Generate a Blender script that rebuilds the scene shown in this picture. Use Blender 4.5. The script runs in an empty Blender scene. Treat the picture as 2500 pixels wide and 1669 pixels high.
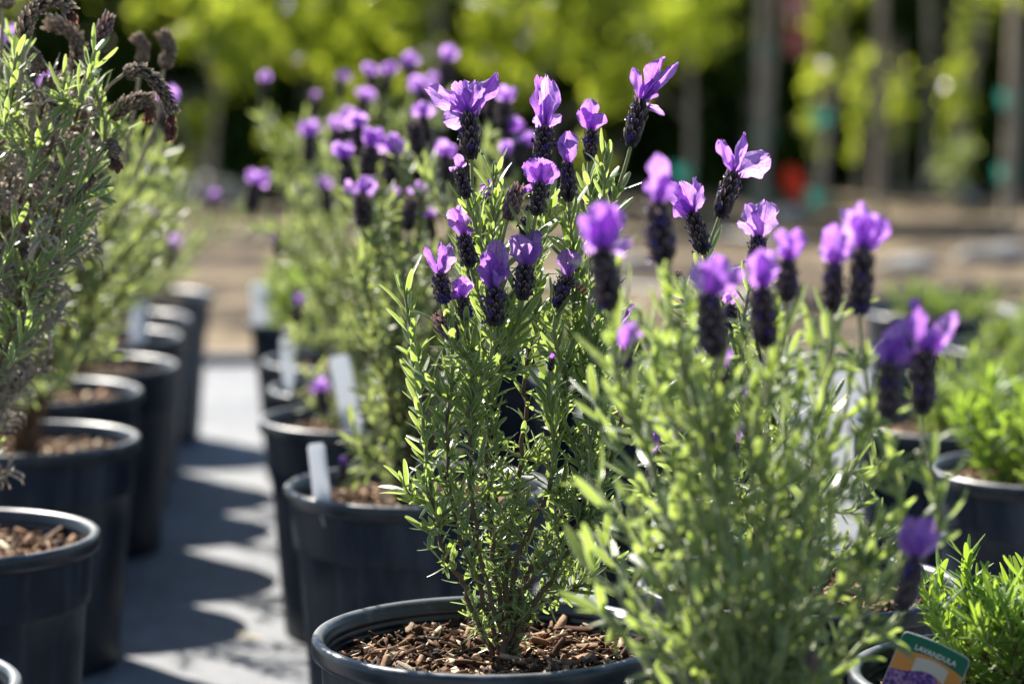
import bpy, math, random
import numpy as np
from mathutils import Vector, Matrix

# ------------------------------------------------------------------ camera
F = 6300.0                      # focal length in photo pixels (photo 2500 x 1669)
CZ = 0.70                       # camera height
HORIZON = 114.0
PITCH = math.atan((834.5 - HORIZON) / F)
SC = bpy.context.scene
COL = SC.collection
cam = bpy.data.cameras.new('camera')
camo = bpy.data.objects.new('camera', cam)
COL.objects.link(camo)
camo.location = (0, 0, CZ)
camo.rotation_euler = (math.pi / 2 - PITCH, 0, 0)
cam.sensor_width = 36.0
cam.lens = F / 2500.0 * 36.0
cam.clip_start = 0.05
cam.clip_end = 500
cam.dof.use_dof = True
cam.dof.focus_distance = 1.955
cam.dof.aperture_fstop = 4.05
SC.camera = camo

# ------------------------------------------------------------------ light
SUN_AZ = math.radians(-34.0)    # measured from +Y, negative = left of the view
SUN_EL = math.radians(43.0)
world = bpy.data.worlds.new('World')
SC.world = world
world.use_nodes = True
wn = world.node_tree
for n in list(wn.nodes):
    wn.nodes.remove(n)
sky = wn.nodes.new('ShaderNodeTexSky')
sky.sky_type = 'NISHITA'
sky.sun_disc = False
sky.sun_elevation = SUN_EL
sky.sun_rotation = SUN_AZ
sky.dust_density = 0.3
sky.ozone_density = 2.5
bg = wn.nodes.new('ShaderNodeBackground')
bg.inputs['Strength'].default_value = 0.058
wo = wn.nodes.new('ShaderNodeOutputWorld')
wn.links.new(sky.outputs[0], bg.inputs[0])
wn.links.new(bg.outputs[0], wo.inputs[0])
sun = bpy.data.lights.new('sun', 'SUN')
sun.energy = 5.0
sun.angle = math.radians(0.53)
sun.color = (1.0, 0.94, 0.84)
suno = bpy.data.objects.new('sun', sun)
COL.objects.link(suno)
sdir = Vector((math.sin(SUN_AZ) * math.cos(SUN_EL), math.cos(SUN_AZ) * math.cos(SUN_EL), math.sin(SUN_EL)))
suno.rotation_euler = sdir.to_track_quat('Z', 'Y').to_euler()
suno.location = (-3, 5, 6)

SC.render.engine = 'CYCLES'
SC.cycles.use_denoising = True
SC.cycles.max_bounces = 8
SC.cycles.diffuse_bounces = 3
SC.cycles.glossy_bounces = 3
SC.cycles.transmission_bounces = 6
SC.cycles.transparent_max_bounces = 8
SC.cycles.sample_clamp_indirect = 8.0
SC.view_settings.view_transform = 'Standard'
SC.view_settings.look = 'None'
SC.view_settings.exposure = 1.48
SC.view_settings.gamma = 1.0

R = random.Random(7)
NR = np.random.default_rng(11)

# ------------------------------------------------------------------ pixel helpers
_cp, _sp = math.cos(PITCH), math.sin(PITCH)
def ray(px, py):
    a = (px - 1250.0) / F
    b = (834.5 - py) / F
    return np.array([a, _cp + b * _sp, -_sp + b * _cp])
def at(px, py, D):
    d = ray(px, py)
    return np.array([0, 0, CZ]) + d * (D / d[1])
def atz(px, py, z):
    d = ray(px, py)
    return np.array([0, 0, CZ]) + d * ((z - CZ) / d[2])
def unit(v):
    v = np.asarray(v, float)
    return v / max(1e-12, np.linalg.norm(v))

# ------------------------------------------------------------------ object helpers
def link(o):
    COL.objects.link(o)
    return o
def tag(o, label, cat, group=None):
    o['label'] = label
    o['category'] = cat
    if group:
        o['group'] = group
    return o
def empty(name, loc):
    o = bpy.data.objects.new(name, None)
    o.location = tuple(float(c) for c in loc)
    o.empty_display_size = 0.02
    return link(o)
def child(name, me, parent, pinv, world=None):
    """part whose world matrix is `world`; pinv = inverse world matrix of the parent"""
    o = bpy.data.objects.new(name, me)
    o.parent = parent
    o.matrix_parent_inverse = pinv
    if world is not None:
        o.matrix_basis = world
    return link(o)
def tinv(loc):
    return Matrix.Translation(tuple(-float(c) for c in loc))
def mat4(M, p):
    return Matrix([[float(M[0][0]), float(M[0][1]), float(M[0][2]), float(p[0])],
                   [float(M[1][0]), float(M[1][1]), float(M[1][2]), float(p[1])],
                   [float(M[2][0]), float(M[2][1]), float(M[2][2]), float(p[2])], [0, 0, 0, 1]])
def mesh(name, V, Fc, mats=None, uv=None, tint=None, smooth=True, mi=None):
    """V (n,3); Fc list of index tuples or (m,4)/(m,3) array"""
    me = bpy.data.meshes.new(name)
    V = np.asarray(V, np.float32)
    if isinstance(Fc, np.ndarray):
        m, k = Fc.shape
        me.vertices.add(len(V))
        me.vertices.foreach_set('co', V.ravel())
        me.loops.add(m * k)
        me.loops.foreach_set('vertex_index', Fc.astype(np.int32).ravel())
        me.polygons.add(m)
        me.polygons.foreach_set('loop_start', np.arange(0, m * k, k, dtype=np.int32))
        me.update(calc_edges=True)
    else:
        me.from_pydata([tuple(map(float, v)) for v in V], [], [tuple(int(i) for i in f) for f in Fc])
    if uv is not None:
        ul = me.uv_layers.new(name='UVMap')
        li = np.empty(len(me.loops), np.int32)
        me.loops.foreach_get('vertex_index', li)
        ul.data.foreach_set('uv', np.asarray(uv, np.float32)[li].ravel())
    if tint is not None:
        at_ = me.attributes.new('tint', 'FLOAT', 'POINT')
        at_.data.foreach_set('value', np.asarray(tint, np.float32))
    for m in (mats or []):
        me.materials.append(m)
    if mi is not None:
        me.polygons.foreach_set('material_index', np.asarray(mi, np.int32))
    if smooth:
        me.polygons.foreach_set('use_smooth', np.ones(len(me.polygons), bool))
    me.update()
    return me
def grid_faces(nr, nc, wrap=False):
    f = []
    for i in range(nr - 1):
        for j in range(nc if wrap else nc - 1):
            j2 = (j + 1) % nc
            f.append((i * nc + j, i * nc + j2, (i + 1) * nc + j2, (i + 1) * nc + j))
    return np.array(f, np.int32)
def tube(P, r, ns=6):
    """tapered tube along points P with radii r -> V, F"""
    P = np.asarray(P, float)
    n = len(P)
    T = np.gradient(P, axis=0)
    T /= np.linalg.norm(T, axis=1)[:, None] + 1e-12
    ref = np.array([0.3, -1, 0.2])
    A = np.cross(T, ref)
    A /= np.linalg.norm(A, axis=1)[:, None] + 1e-12
    B = np.cross(T, A)
    th = np.linspace(0, 2 * np.pi, ns, endpoint=False)
    V = (P[:, None, :] + (np.cos(th)[None, :, None] * A[:, None, :] + np.sin(th)[None, :, None] * B[:, None, :]) * np.asarray(r)[:, None, None]).reshape(-1, 3)
    return V, grid_faces(n, ns, True)
def spline(pts, n):
    """Catmull-Rom through pts, n samples"""
    pts = np.asarray(pts, float)
    if len(pts) == 2:
        return pts[0] + np.linspace(0, 1, n)[:, None] * (pts[1] - pts[0])
    Q = np.vstack([2 * pts[0] - pts[1], pts, 2 * pts[-1] - pts[-2]])
    out = []
    m = len(pts) - 1
    for u in np.linspace(0, m, n):
        i = min(int(u), m - 1)
        t = u - i
        p0, p1, p2, p3 = Q[i], Q[i + 1], Q[i + 2], Q[i + 3]
        out.append(0.5 * (2 * p1 + (p2 - p0) * t + (2 * p0 - 5 * p1 + 4 * p2 - p3) * t * t + (3 * p1 - p0 - 3 * p2 + p3) * t ** 3))
    return np.array(out)
def bez(p0, p1, p2, p3, n):
    t = np.linspace(0, 1, n)[:, None]
    return (1 - t) ** 3 * p0 + 3 * (1 - t) ** 2 * t * p1 + 3 * (1 - t) * t * t * p2 + t ** 3 * p3
def join(parts):
    """list of (V,F) -> V,F (F same arity)"""
    Vs, Fs, o = [], [], 0
    for V, f in parts:
        Vs.append(V); Fs.append(np.asarray(f) + o); o += len(V)
    return np.vstack(Vs), np.vstack(Fs)

# ------------------------------------------------------------------ materials
def newmat(name):
    m = bpy.data.materials.new(name)
    m.use_nodes = True
    nt = m.node_tree
    for n in list(nt.nodes):
        nt.nodes.remove(n)
    out = nt.nodes.new('ShaderNodeOutputMaterial')
    return m, nt, out
def N(nt, typ, **kw):
    n = nt.nodes.new(typ)
    for k, v in kw.items():
        if k in n.inputs.keys():
            n.inputs[k].default_value = v
        else:
            setattr(n, k, v)
    return n
def L(nt, a, b):
    nt.links.new(a, b)
def ramp(nt, fac, stops):
    r = nt.nodes.new('ShaderNodeValToRGB')
    e = r.color_ramp.elements
    while len(e) < len(stops):
        e.new(0.5)
    for i, (p, c) in enumerate(stops):
        e[i].position = p
        e[i].color = (c[0], c[1], c[2], 1) if len(c) == 3 else c
    if fac is not None:
        L(nt, fac, r.inputs[0])
    return r
def mixc(nt, fac, a, b):
    m = nt.nodes.new('ShaderNodeMix')
    m.data_type = 'RGBA'
    for sock, v in ((m.inputs[0], fac), (m.inputs[6], a), (m.inputs[7], b)):
        if isinstance(v, (int, float)):
            sock.default_value = v
        elif isinstance(v, tuple):
            sock.default_value = (v[0], v[1], v[2], 1)
        else:
            L(nt, v, sock)
    return m.outputs[2]
def math_(nt, op, a, b=None, c=None):
    m = nt.nodes.new('ShaderNodeMath')
    m.operation = op
    for i, v in enumerate((a, b, c)):
        if v is None:
            continue
        if isinstance(v, (int, float)):
            m.inputs[i].default_value = v
        else:
            L(nt, v, m.inputs[i])
    return m.outputs[0]
def simple(name, col, rough=0.6, spec=0.5, noise=0.0, scale=30.0, bump=0.0, sheen=0.0):
    m, nt, out = newmat(name)
    p = N(nt, 'ShaderNodeBsdfPrincipled')
    p.inputs['Roughness'].default_value = rough
    p.inputs['Specular IOR Level'].default_value = spec
    if sheen:
        p.inputs['Sheen Weight'].default_value = sheen
        p.inputs['Sheen Roughness'].default_value = 0.4
    if noise or bump:
        tc = N(nt, 'ShaderNodeTexCoord')
        nz = N(nt, 'ShaderNodeTexNoise', Scale=scale, Detail=6.0)
        L(nt, tc.outputs['Object'], nz.inputs['Vector'])
        c = mixc(nt, nz.outputs[0], tuple(x * (1 - noise) for x in col), tuple(min(1, x * (1 + noise)) for x in col))
        L(nt, c, p.inputs['Base Color'])
        if bump:
            b = N(nt, 'ShaderNodeBump', Strength=bump, Distance=0.002)
            L(nt, nz.outputs[0], b.inputs['Height'])
            L(nt, b.outputs[0], p.inputs['Normal'])
    else:
        p.inputs['Base Color'].default_value = (*col, 1)
    L(nt, p.outputs[0], out.inputs[0])
    return m
def leaf_mat(name, dark, light, trans, edge=None, tr=0.42, rough=0.45, spec=0.35, sheen=0.25, midrib=True):
    m, nt, out = newmat(name)
    ta = N(nt, 'ShaderNodeAttribute', attribute_name='tint')
    uv = N(nt, 'ShaderNodeUVMap')
    sep = N(nt, 'ShaderNodeSeparateXYZ')
    L(nt, uv.outputs[0], sep.inputs[0])
    col = mixc(nt, ta.outputs['Fac'], dark, light)
    a = math_(nt, 'ABSOLUTE', math_(nt, 'SUBTRACT', sep.outputs[0], 0.5))
    if edge:
        e = ramp(nt, a, [(0.30, (0, 0, 0)), (0.45, (1, 1, 1))])
        col = mixc(nt, math_(nt, 'MULTIPLY', e.outputs[0], 0.75), col, edge)
    if midrib:
        mr = ramp(nt, a, [(0.0, (1, 1, 1)), (0.07, (0, 0, 0))])
        col = mixc(nt, math_(nt, 'MULTIPLY', mr.outputs[0], 0.35), col, edge or light)
    nz = N(nt, 'ShaderNodeTexNoise', Scale=400.0, Detail=2.0)
    tc = N(nt, 'ShaderNodeTexCoord')
    L(nt, tc.outputs['Object'], nz.inputs['Vector'])
    p = N(nt, 'ShaderNodeBsdfPrincipled', Roughness=rough)
    p.inputs['Specular IOR Level'].default_value = spec
    p.inputs['Sheen Weight'].default_value = sheen
    p.inputs['Sheen Roughness'].default_value = 0.35
    p.inputs['Sheen Tint'].default_value = (0.9, 1.0, 0.85, 1)
    L(nt, col, p.inputs['Base Color'])
    b = N(nt, 'ShaderNodeBump', Strength=0.25, Distance=0.0006)
    L(nt, nz.outputs[0], b.inputs['Height'])
    L(nt, b.outputs[0], p.inputs['Normal'])
    t = N(nt, 'ShaderNodeBsdfTranslucent')
    tcol = mixc(nt, ta.outputs['Fac'], tuple(x * 0.75 for x in trans), trans)
    if edge:
        tcol = mixc(nt, math_(nt, 'MULTIPLY', e.outputs[0], 0.6), tcol, tuple(min(1, x * 1.25) for x in edge))
    L(nt, tcol, t.inputs[0])
    mx = N(nt, 'ShaderNodeMixShader')
    mx.inputs[0].default_value = tr
    L(nt, p.outputs[0], mx.inputs[1])
    L(nt, t.outputs[0], mx.inputs[2])
    L(nt, mx.outputs[0], out.inputs[0])
    return m
def petal_mat(name, base, vein, trans):
    m, nt, out = newmat(name)
    uv = N(nt, 'ShaderNodeUVMap')
    sep = N(nt, 'ShaderNodeSeparateXYZ')
    L(nt, uv.outputs[0], sep.inputs[0])
    u = math_(nt, 'SUBTRACT', sep.outputs[0], 0.5)
    au = math_(nt, 'ABSOLUTE', u)
    mid = ramp(nt, au, [(0.0, (1, 1, 1)), (0.035, (0, 0, 0))])
    # side veins: lines that climb away from the midrib, bent by noise
    nz = N(nt, 'ShaderNodeTexNoise', Scale=3.0, Detail=2.0)
    L(nt, uv.outputs[0], nz.inputs['Vector'])
    ph = math_(nt, 'SUBTRACT', math_(nt, 'MULTIPLY', sep.outputs[1], 7.0), math_(nt, 'MULTIPLY', au, 7.0))
    ph = math_(nt, 'ADD', ph, math_(nt, 'MULTIPLY', nz.outputs[0], 2.2))
    fr = math_(nt, 'ABSOLUTE', math_(nt, 'SUBTRACT', math_(nt, 'FRACT', ph), 0.5))
    side = ramp(nt, fr, [(0.0, (1, 1, 1)), (0.10, (0, 0, 0))])
    mp = N(nt, 'ShaderNodeMapping')
    mp.inputs['Scale'].default_value = (6.5, 5.5, 1)
    L(nt, uv.outputs[0], mp.inputs[0])
    vo = N(nt, 'ShaderNodeTexVoronoi', feature='DISTANCE_TO_EDGE', Scale=1.0)
    L(nt, mp.outputs[0], vo.inputs['Vector'])
    net = ramp(nt, vo.outputs[0], [(0.0, (1, 1, 1)), (0.07, (0, 0, 0))])
    v = math_(nt, 'MAXIMUM', math_(nt, 'MULTIPLY', net.outputs[0], 0.55), math_(nt, 'MAXIMUM', mid.outputs[0], math_(nt, 'MULTIPLY', side.outputs[0], 0.8)))
    basedark = ramp(nt, sep.outputs[1], [(0.0, (1, 1, 1)), (0.35, (0, 0, 0))])
    v = math_(nt, 'MAXIMUM', v, math_(nt, 'MULTIPLY', basedark.outputs[0], 0.8))
    ta = N(nt, 'ShaderNodeAttribute', attribute_name='tint')
    b2 = mixc(nt, ta.outputs['Fac'], tuple(x * .62 for x in base), tuple(min(1, x * 1.45 + 0.05) for x in base))
    rim = math_(nt, 'MAXIMUM', ramp(nt, au, [(0.455, (0, 0, 0)), (0.495, (1, 1, 1))]).outputs[0], ramp(nt, sep.outputs[1], [(0.945, (0, 0, 0)), (0.99, (1, 1, 1))]).outputs[0])
    col = mixc(nt, math_(nt, 'MULTIPLY', v, 0.9), b2, vein)
    col = mixc(nt, math_(nt, 'MULTIPLY', rim, 0.6), col, tuple(min(1, x * 1.3 + .22) for x in base))
    t2 = mixc(nt, ta.outputs['Fac'], (trans[0] * .70, trans[1] * .55, trans[2] * .88), (min(1, trans[0] * 1.12), min(1, trans[1] * 1.45), 1.0 if trans[2] > .5 else trans[2]))
    tcol = mixc(nt, math_(nt, 'MULTIPLY', v, 0.95), t2, tuple(x * 0.5 + vein[i] * 0.5 for i, x in enumerate(trans[:3])) if False else (trans[0] * 0.36, trans[1] * 0.10, trans[2] * 0.42))
    p = N(nt, 'ShaderNodeBsdfPrincipled', Roughness=0.5)
    p.inputs['Specular IOR Level'].default_value = 0.3
    p.inputs['Sheen Weight'].default_value = 0.5
    p.inputs['Sheen Roughness'].default_value = 0.4
    p.inputs['Sheen Tint'].default_value = (0.75, 0.7, 1.0, 1)
    L(nt, col, p.inputs['Base Color'])
    bp = N(nt, 'ShaderNodeBump', Strength=0.5, Distance=0.0008)
    L(nt, v, bp.inputs['Height'])
    L(nt, bp.outputs[0], p.inputs['Normal'])
    t = N(nt, 'ShaderNodeBsdfTranslucent')
    L(nt, tcol, t.inputs[0])
    mx = N(nt, 'ShaderNodeMixShader')
    mx.inputs[0].default_value = 0.6
    L(nt, p.outputs[0], mx.inputs[1])
    L(nt, t.outputs[0], mx.inputs[2])
    L(nt, mx.outputs[0], out.inputs[0])
    return m
def spike_mat(name, dark, mid, edge, sheen=0.8):
    m, nt, out = newmat(name)
    ta = N(nt, 'ShaderNodeAttribute', attribute_name='tint')
    tc = N(nt, 'ShaderNodeTexCoord')
    nz = N(nt, 'ShaderNodeTexNoise', Scale=9.0, Detail=4.0)
    L(nt, tc.outputs['Object'], nz.inputs['Vector'])
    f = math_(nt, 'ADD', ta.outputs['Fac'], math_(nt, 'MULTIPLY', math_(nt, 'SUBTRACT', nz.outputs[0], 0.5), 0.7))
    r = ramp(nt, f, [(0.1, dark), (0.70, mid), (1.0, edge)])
    p = N(nt, 'ShaderNodeBsdfPrincipled', Roughness=0.75)
    p.inputs['Specular IOR Level'].default_value = 0.2
    p.inputs['Sheen Weight'].default_value = sheen
    p.inputs['Sheen Roughness'].default_value = 0.3
    L(nt, r.outputs[0], p.inputs['Base Color'])
    n2 = N(nt, 'ShaderNodeTexNoise', Scale=60.0, Detail=3.0)
    L(nt, tc.outputs['Object'], n2.inputs['Vector'])
    b = N(nt, 'ShaderNodeBump', Strength=0.6, Distance=0.02)
    L(nt, n2.outputs[0], b.inputs['Height'])
    L(nt, b.outputs[0], p.inputs['Normal'])
    t = N(nt, 'ShaderNodeBsdfTranslucent')
    L(nt, r.outputs[0], t.inputs[0])
    mx = N(nt, 'ShaderNodeMixShader')
    mx.inputs[0].default_value = 0.3
    L(nt, p.outputs[0], mx.inputs[1]); L(nt, t.outputs[0], mx.inputs[2])
    L(nt, mx.outputs[0], out.inputs[0])
    return m

M_LEAF = leaf_mat('lavender_leaf', (0.040, 0.088, 0.028), (0.115, 0.175, 0.07), (0.47, 0.62, 0.09), edge=(0.48, 0.54, 0.40), tr=.48, rough=.30, spec=.8, sheen=.15)
M_LEAF_FAR = leaf_mat('grey_green_leaf', (0.055, 0.09, 0.034), (0.14, 0.185, 0.08), (0.44, 0.54, 0.10), edge=(0.44, 0.48, 0.32), tr=.46, sheen=.1, spec=.6)
M_LEAF_BRIGHT = leaf_mat('fresh_green_leaf', (0.06, 0.13, 0.02), (0.12, 0.22, 0.045), (0.50, 0.72, 0.05), edge=(0.30, 0.42, 0.14))
M_LEAF_GREY = leaf_mat('silvery_lavender_leaf', (0.048, 0.09, 0.032), (0.13, 0.18, 0.078), (0.47, 0.61, 0.085), edge=(0.46, 0.53, 0.37), tr=.48, rough=.32, spec=.8, sheen=.1)
M_LEAF_MID = leaf_mat('mid_green_leaf', (0.045, 0.09, 0.022), (0.10, 0.165, 0.05), (0.42, 0.58, 0.06), edge=(0.28, 0.36, 0.16), sheen=.1)
M_LEAF_DRY = leaf_mat('dry_leaf', (0.14, 0.11, 0.095), (0.48, 0.40, 0.33), (0.42, 0.33, 0.24), edge=(0.60, 0.52, 0.43), tr=0.25, sheen=0.4, spec=.6)
M_PETAL = petal_mat('lavender_petal', (0.22, 0.08, 0.46), (0.06, 0.008, 0.18), (0.74, 0.37, 0.94))
M_PETAL_DRY = petal_mat('withered_petal', (0.13, 0.075, 0.055), (0.05, 0.025, 0.018), (0.32, 0.16, 0.08))
M_SPIKE = spike_mat('flower_spike', (0.010, 0.005, 0.010), (0.07, 0.040, 0.052), (0.46, 0.36, 0.35), .35)
M_SPIKE_BUD = spike_mat('flower_bud', (0.07, 0.036, 0.04), (0.24, 0.13, 0.125), (0.56, 0.42, 0.38), .4)
M_SPIKE_DRY = spike_mat('dry_spike', (0.035, 0.025, 0.02), (0.22, 0.165, 0.125), (0.66, 0.52, 0.40), .3)
M_FLORET = simple('violet_floret', (0.032, 0.006, 0.13), 0.4, 0.5)
M_STEM = simple('green_stem', (0.20, 0.23, 0.075), 0.6, 0.3, 0.3, 60, 0.2, 0.5)
M_STEM_PALE = simple('dry_stem', (0.30, 0.24, 0.14), 0.65, 0.3, 0.35, 60, 0.2, 0.4)
M_WOOD = simple('woody_stem', (0.13, 0.085, 0.055), 0.8, 0.2, 0.5, 120, 0.8)

# ------------------------------------------------------------------ leaf templates
def leaf_template(kind, k, nseg=6):
    rr = random.Random(kind * 100 + k)
    if kind == 0:      # lavender leaf
        bend = rr.uniform(-0.35, 0.75); prof = (0.55, 0.42, 0.9)
    elif kind == 1:    # dry, curled
        bend = rr.choice((-1, 1)) * rr.uniform(1.0, 3.2); prof = (0.5, 0.5, 0.9)
    else:              # broad tree leaf
        bend = rr.uniform(0.2, 0.9); prof = (0.4, 0.8, 0.7)
    twist = rr.uniform(-0.5, 0.5) if kind != 1 else rr.uniform(-1.8, 1.8)
    roll = rr.uniform(0.25, 0.55) if kind == 0 else (0.75 if kind == 1 else 0.2)
    nc = 3
    V, uv = [], []
    pos = np.array([0.0, 0.0]); ang = 0.0
    side = rr.uniform(-0.06, 0.06)
    for i in range(nseg + 1):
        v = (i / nseg) if kind == 2 else (i / nseg) ** 0.82
        if kind == 2:
            w = 0.5 * (math.sin(math.pi * min(1, max(0, v * 0.93 + 0.05)) ** prof[0]) ** prof[2])
            if i in (0, nseg):
                w = 0.06
        else:
            w = 0.5 * min(1, 0.30 + 0.70 * (v / 0.42) ** 0.8) * math.sqrt(max(0, 1 - max(0, (v - 0.45) / 0.575) ** 2.4))
        tw = twist * v
        for j in range(nc):
            u = j / (nc - 1) - 0.5
            x = u * 2 * w
            zz = -roll * abs(u) * 2 * w * 0.22
            xx, z2 = x * math.cos(tw) - zz * math.sin(tw) * 2, zz * math.cos(tw) + x * math.sin(tw) * 0.18
            V.append((xx + side * math.sin(3 * v), pos[0] - z2 * math.sin(-ang), pos[1] + z2 * math.cos(ang)))
            uv.append((u + 0.5, v))
        ang -= bend / nseg
        v2 = (((i + 1) / nseg) ** 0.82 - (i / nseg) ** 0.82) if kind != 2 else 1 / nseg
        pos = pos + np.array([math.cos(ang), math.sin(ang)]) * v2
    return np.array(V), grid_faces(nseg + 1, nc), np.array(uv)
TL = {0: [leaf_template(0, k) for k in range(12)], 1: [leaf_template(1, k, 6) for k in range(12)], 2: [leaf_template(2, k, 3) for k in range(8)]}
_leafmesh = {}
def leaf_mesh(kind, k, mat):
    key = (kind, k, mat.name)
    if key not in _leafmesh:
        V, f, uv = TL[kind][k]
        _leafmesh[key] = mesh('leaf', V, f, [mat], uv, np.full(len(V), (k * 0.37) % 1.0))
    return _leafmesh[key]

class Leaves:
    def __init__(self, kind, mat):
        self.kind, self.mat, self.items = kind, mat, []
    def add(self, p, d, nrm, Ln, w, tint=None):
        d = unit(d)
        s = np.cross(d, nrm); s = unit(s)
        n = np.cross(s, d)
        M = np.stack([s * w, d * Ln, n * Ln], 1)
        self.items.append((R.randrange(len(TL[self.kind])), M, np.asarray(p, float), R.random() if tint is None else tint))
    def bulk(self, name, items=None):
        items = self.items if items is None else items
        by = {}
        for it in items:
            by.setdefault(it[0], []).append(it)
        Vs, Fs, Us, Ts, o = [], [], [], [], 0
        for k, its in by.items():
            V, f, uv = TL[self.kind][k]
            Ms = np.stack([i[1] for i in its]); Ps = np.stack([i[2] for i in its])
            X = np.einsum('nij,vj->nvi', Ms, V) + Ps[:, None, :]
            n, v = X.shape[:2]
            Vs.append(X.reshape(-1, 3))
            Fs.append((f[None] + (np.arange(n) * v)[:, None, None]).reshape(-1, 4) + o)
            Us.append(np.tile(uv, (n, 1)))
            Ts.append(np.repeat([i[3] for i in its], v))
            o += n * v
        return mesh(name, np.vstack(Vs), np.vstack(Fs), [self.mat], np.vstack(Us), np.concatenate(Ts))
    def build(self, parent, base, nparts=0, score=None, pname='leaf', bname='foliage'):
        if not self.items:
            return
        its = self.items
        if nparts:
            sc = [(-(score(i) if score else np.linalg.norm(i[1][:, 0]) * np.linalg.norm(i[1][:, 1])), n) for n, i in enumerate(its)]
            sc.sort()
            sel = {n for _, n in sc[:nparts]}
            pinv = tinv(base)
            for n in sel:
                k, M, p, t = its[n]
                child(pname, leaf_mesh(self.kind, k, self.mat), parent, pinv, mat4(M, p))
            its = [i for n, i in enumerate(its) if n not in sel]
        if its:
            me = self.bulk(bname, its)
            V = np.empty(len(me.vertices) * 3, np.float32)
            me.vertices.foreach_get('co', V)
            V = V.reshape(-1, 3) - np.asarray(base, np.float32)
            me.vertices.foreach_set('co', V.ravel())
            o = child(bname, me, parent, Matrix.Identity(4))
            o['kind'] = 'stuff'

def perp(t):
    a = np.cross(t, [0.31, 0.9, 0.2])
    return unit(a)
def leafy(LV, path, s0, s1, gap, Lf, wf, ang=(35, 70), axil=2, jitter=0.25, droop=0.0):
    """opposite, crosswise pairs of leaves (plus axillary tufts) along path between fractions s0..s1
       Lf(s), wf(s): leaf length / width at fraction s"""
    seg = np.linalg.norm(np.diff(path, axis=0), axis=1)
    cum = np.concatenate([[0], np.cumsum(seg)])
    tot = cum[-1]
    if tot < 1e-6:
        return
    s = s0 * tot
    phi = R.uniform(0, 6.28)
    while s < s1 * tot:
        i = min(len(seg) - 1, int(np.searchsorted(cum, s) - 1) if s > 0 else 0)
        i = max(i, 0)
        f = (s - cum[i]) / max(seg[i], 1e-9)
        p = path[i] + f * (path[i + 1] - path[i])
        t = unit(path[i + 1] - path[i])
        a = perp(t); b = np.cross(t, a)
        fr = s / tot
        ln, w = Lf(fr), wf(fr)
        for q in (0, 1):
            ph = phi + q * math.pi + R.uniform(-jitter, jitter)
            o = a * math.cos(ph) + b * math.sin(ph)
            an = math.radians(R.uniform(*(ang(fr) if callable(ang) else ang)))
            d = t * math.cos(an) + o * math.sin(an) - np.array([0, 0, droop])
            l1 = ln * R.uniform(0.7, 1.2)
            LV.add(p, d, t - d * np.dot(t, d) + 1e-4, l1, w * R.uniform(0.75, 1.2))
            for _ in range(axil if R.random() < 0.85 else 0):
                ph2 = ph + R.uniform(-0.9, 0.9)
                o2 = a * math.cos(ph2) + b * math.sin(ph2)
                an2 = an * R.uniform(0.3, 1.0)
                d2 = t * math.cos(an2) + o2 * math.sin(an2)
                LV.add(p + o * 0.0015, d2, t - d2 * np.dot(t, d2) + 1e-4 + NR.normal(0, .3, 3), ln * R.uniform(0.3, 0.65), w * R.uniform(0.5, 0.8))
        phi += math.pi / 2 + R.uniform(-0.2, 0.2)
        s += gap * R.uniform(0.7, 1.3)

# ------------------------------------------------------------------ flower head templates
def spike_template(k, bud=False, dry=False):
    """unit spike along +Z (0..1), radius ~0.5 in unit width; tint 0 recess .. 1 hairy edge"""
    rr = random.Random(900 + k + (50 if bud else 0) + (90 if dry else 0))
    def rad(z):
        if bud:
            return 0.5 * (math.sin(math.pi * min(1, z * 0.80 + 0.16)) ** 0.8)
        return 0.40 * min(1, (z / 0.13)) ** 0.55 * (1 - 0.22 * max(0, z - 0.55) / 0.45) * (1 if z < 0.93 else math.sqrt(max(0.05, (1.02 - z) / 0.09)))
    parts, tint = [], []
    zs = np.linspace(0, 1, 12)
    ns = 12
    V = []
    for z in zs:
        r = rad(z) * 0.82 + 0.02
        for j in range(ns):
            a = 2 * math.pi * j / ns
            V.append((r * math.cos(a), r * math.sin(a), z))
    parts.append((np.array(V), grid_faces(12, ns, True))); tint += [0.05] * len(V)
    rows = 7
    cols = 7
    for i in range(rows):
        z0 = 0.01 + 0.93 * i / rows
        for j in range(cols):
            a = 2 * math.pi * (j + 0.5 * (i % 2)) / cols + rr.uniform(-0.12, 0.12)
            r0 = rad(z0 + 0.04) * 0.86
            hl = rr.uniform(0.16, 0.23) * (1.15 if bud else 1)
            wd = rr.uniform(0.75, 1.05) * 2 * math.pi * r0 / cols * 0.62 + 0.03
            out = rr.uniform(0.03, 0.13) if not dry else rr.uniform(0.04, 0.16)
            sv = []
            for q, (vv, ww, oo) in enumerate(((0, .55, 0), (.4, 1, .7), (.78, .75, 1.0), (1.06, .08, 0.9))):
                for uu in (-1, 0, 1):
                    rr_ = r0 + out * oo + (0.035 if uu == 0 else 0.0)
                    aa = a + uu * ww * wd / max(r0, 0.1) * 0.5
                    zz = z0 + vv * hl
                    sv.append((rr_ * math.cos(aa), rr_ * math.sin(aa), zz))
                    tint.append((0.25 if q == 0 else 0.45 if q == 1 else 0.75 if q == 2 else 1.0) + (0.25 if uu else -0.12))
            parts.append((np.array(sv), grid_faces(4, 3)))
    V, f = join(parts)
    return mesh('flower_spike', V, f, [M_SPIKE_DRY if dry else (M_SPIKE_BUD if bud else M_SPIKE)], None, tint)
SPIKES = [spike_template(k) for k in range(4)]
BUDS = [spike_template(k, True) for k in range(2)]
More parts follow.
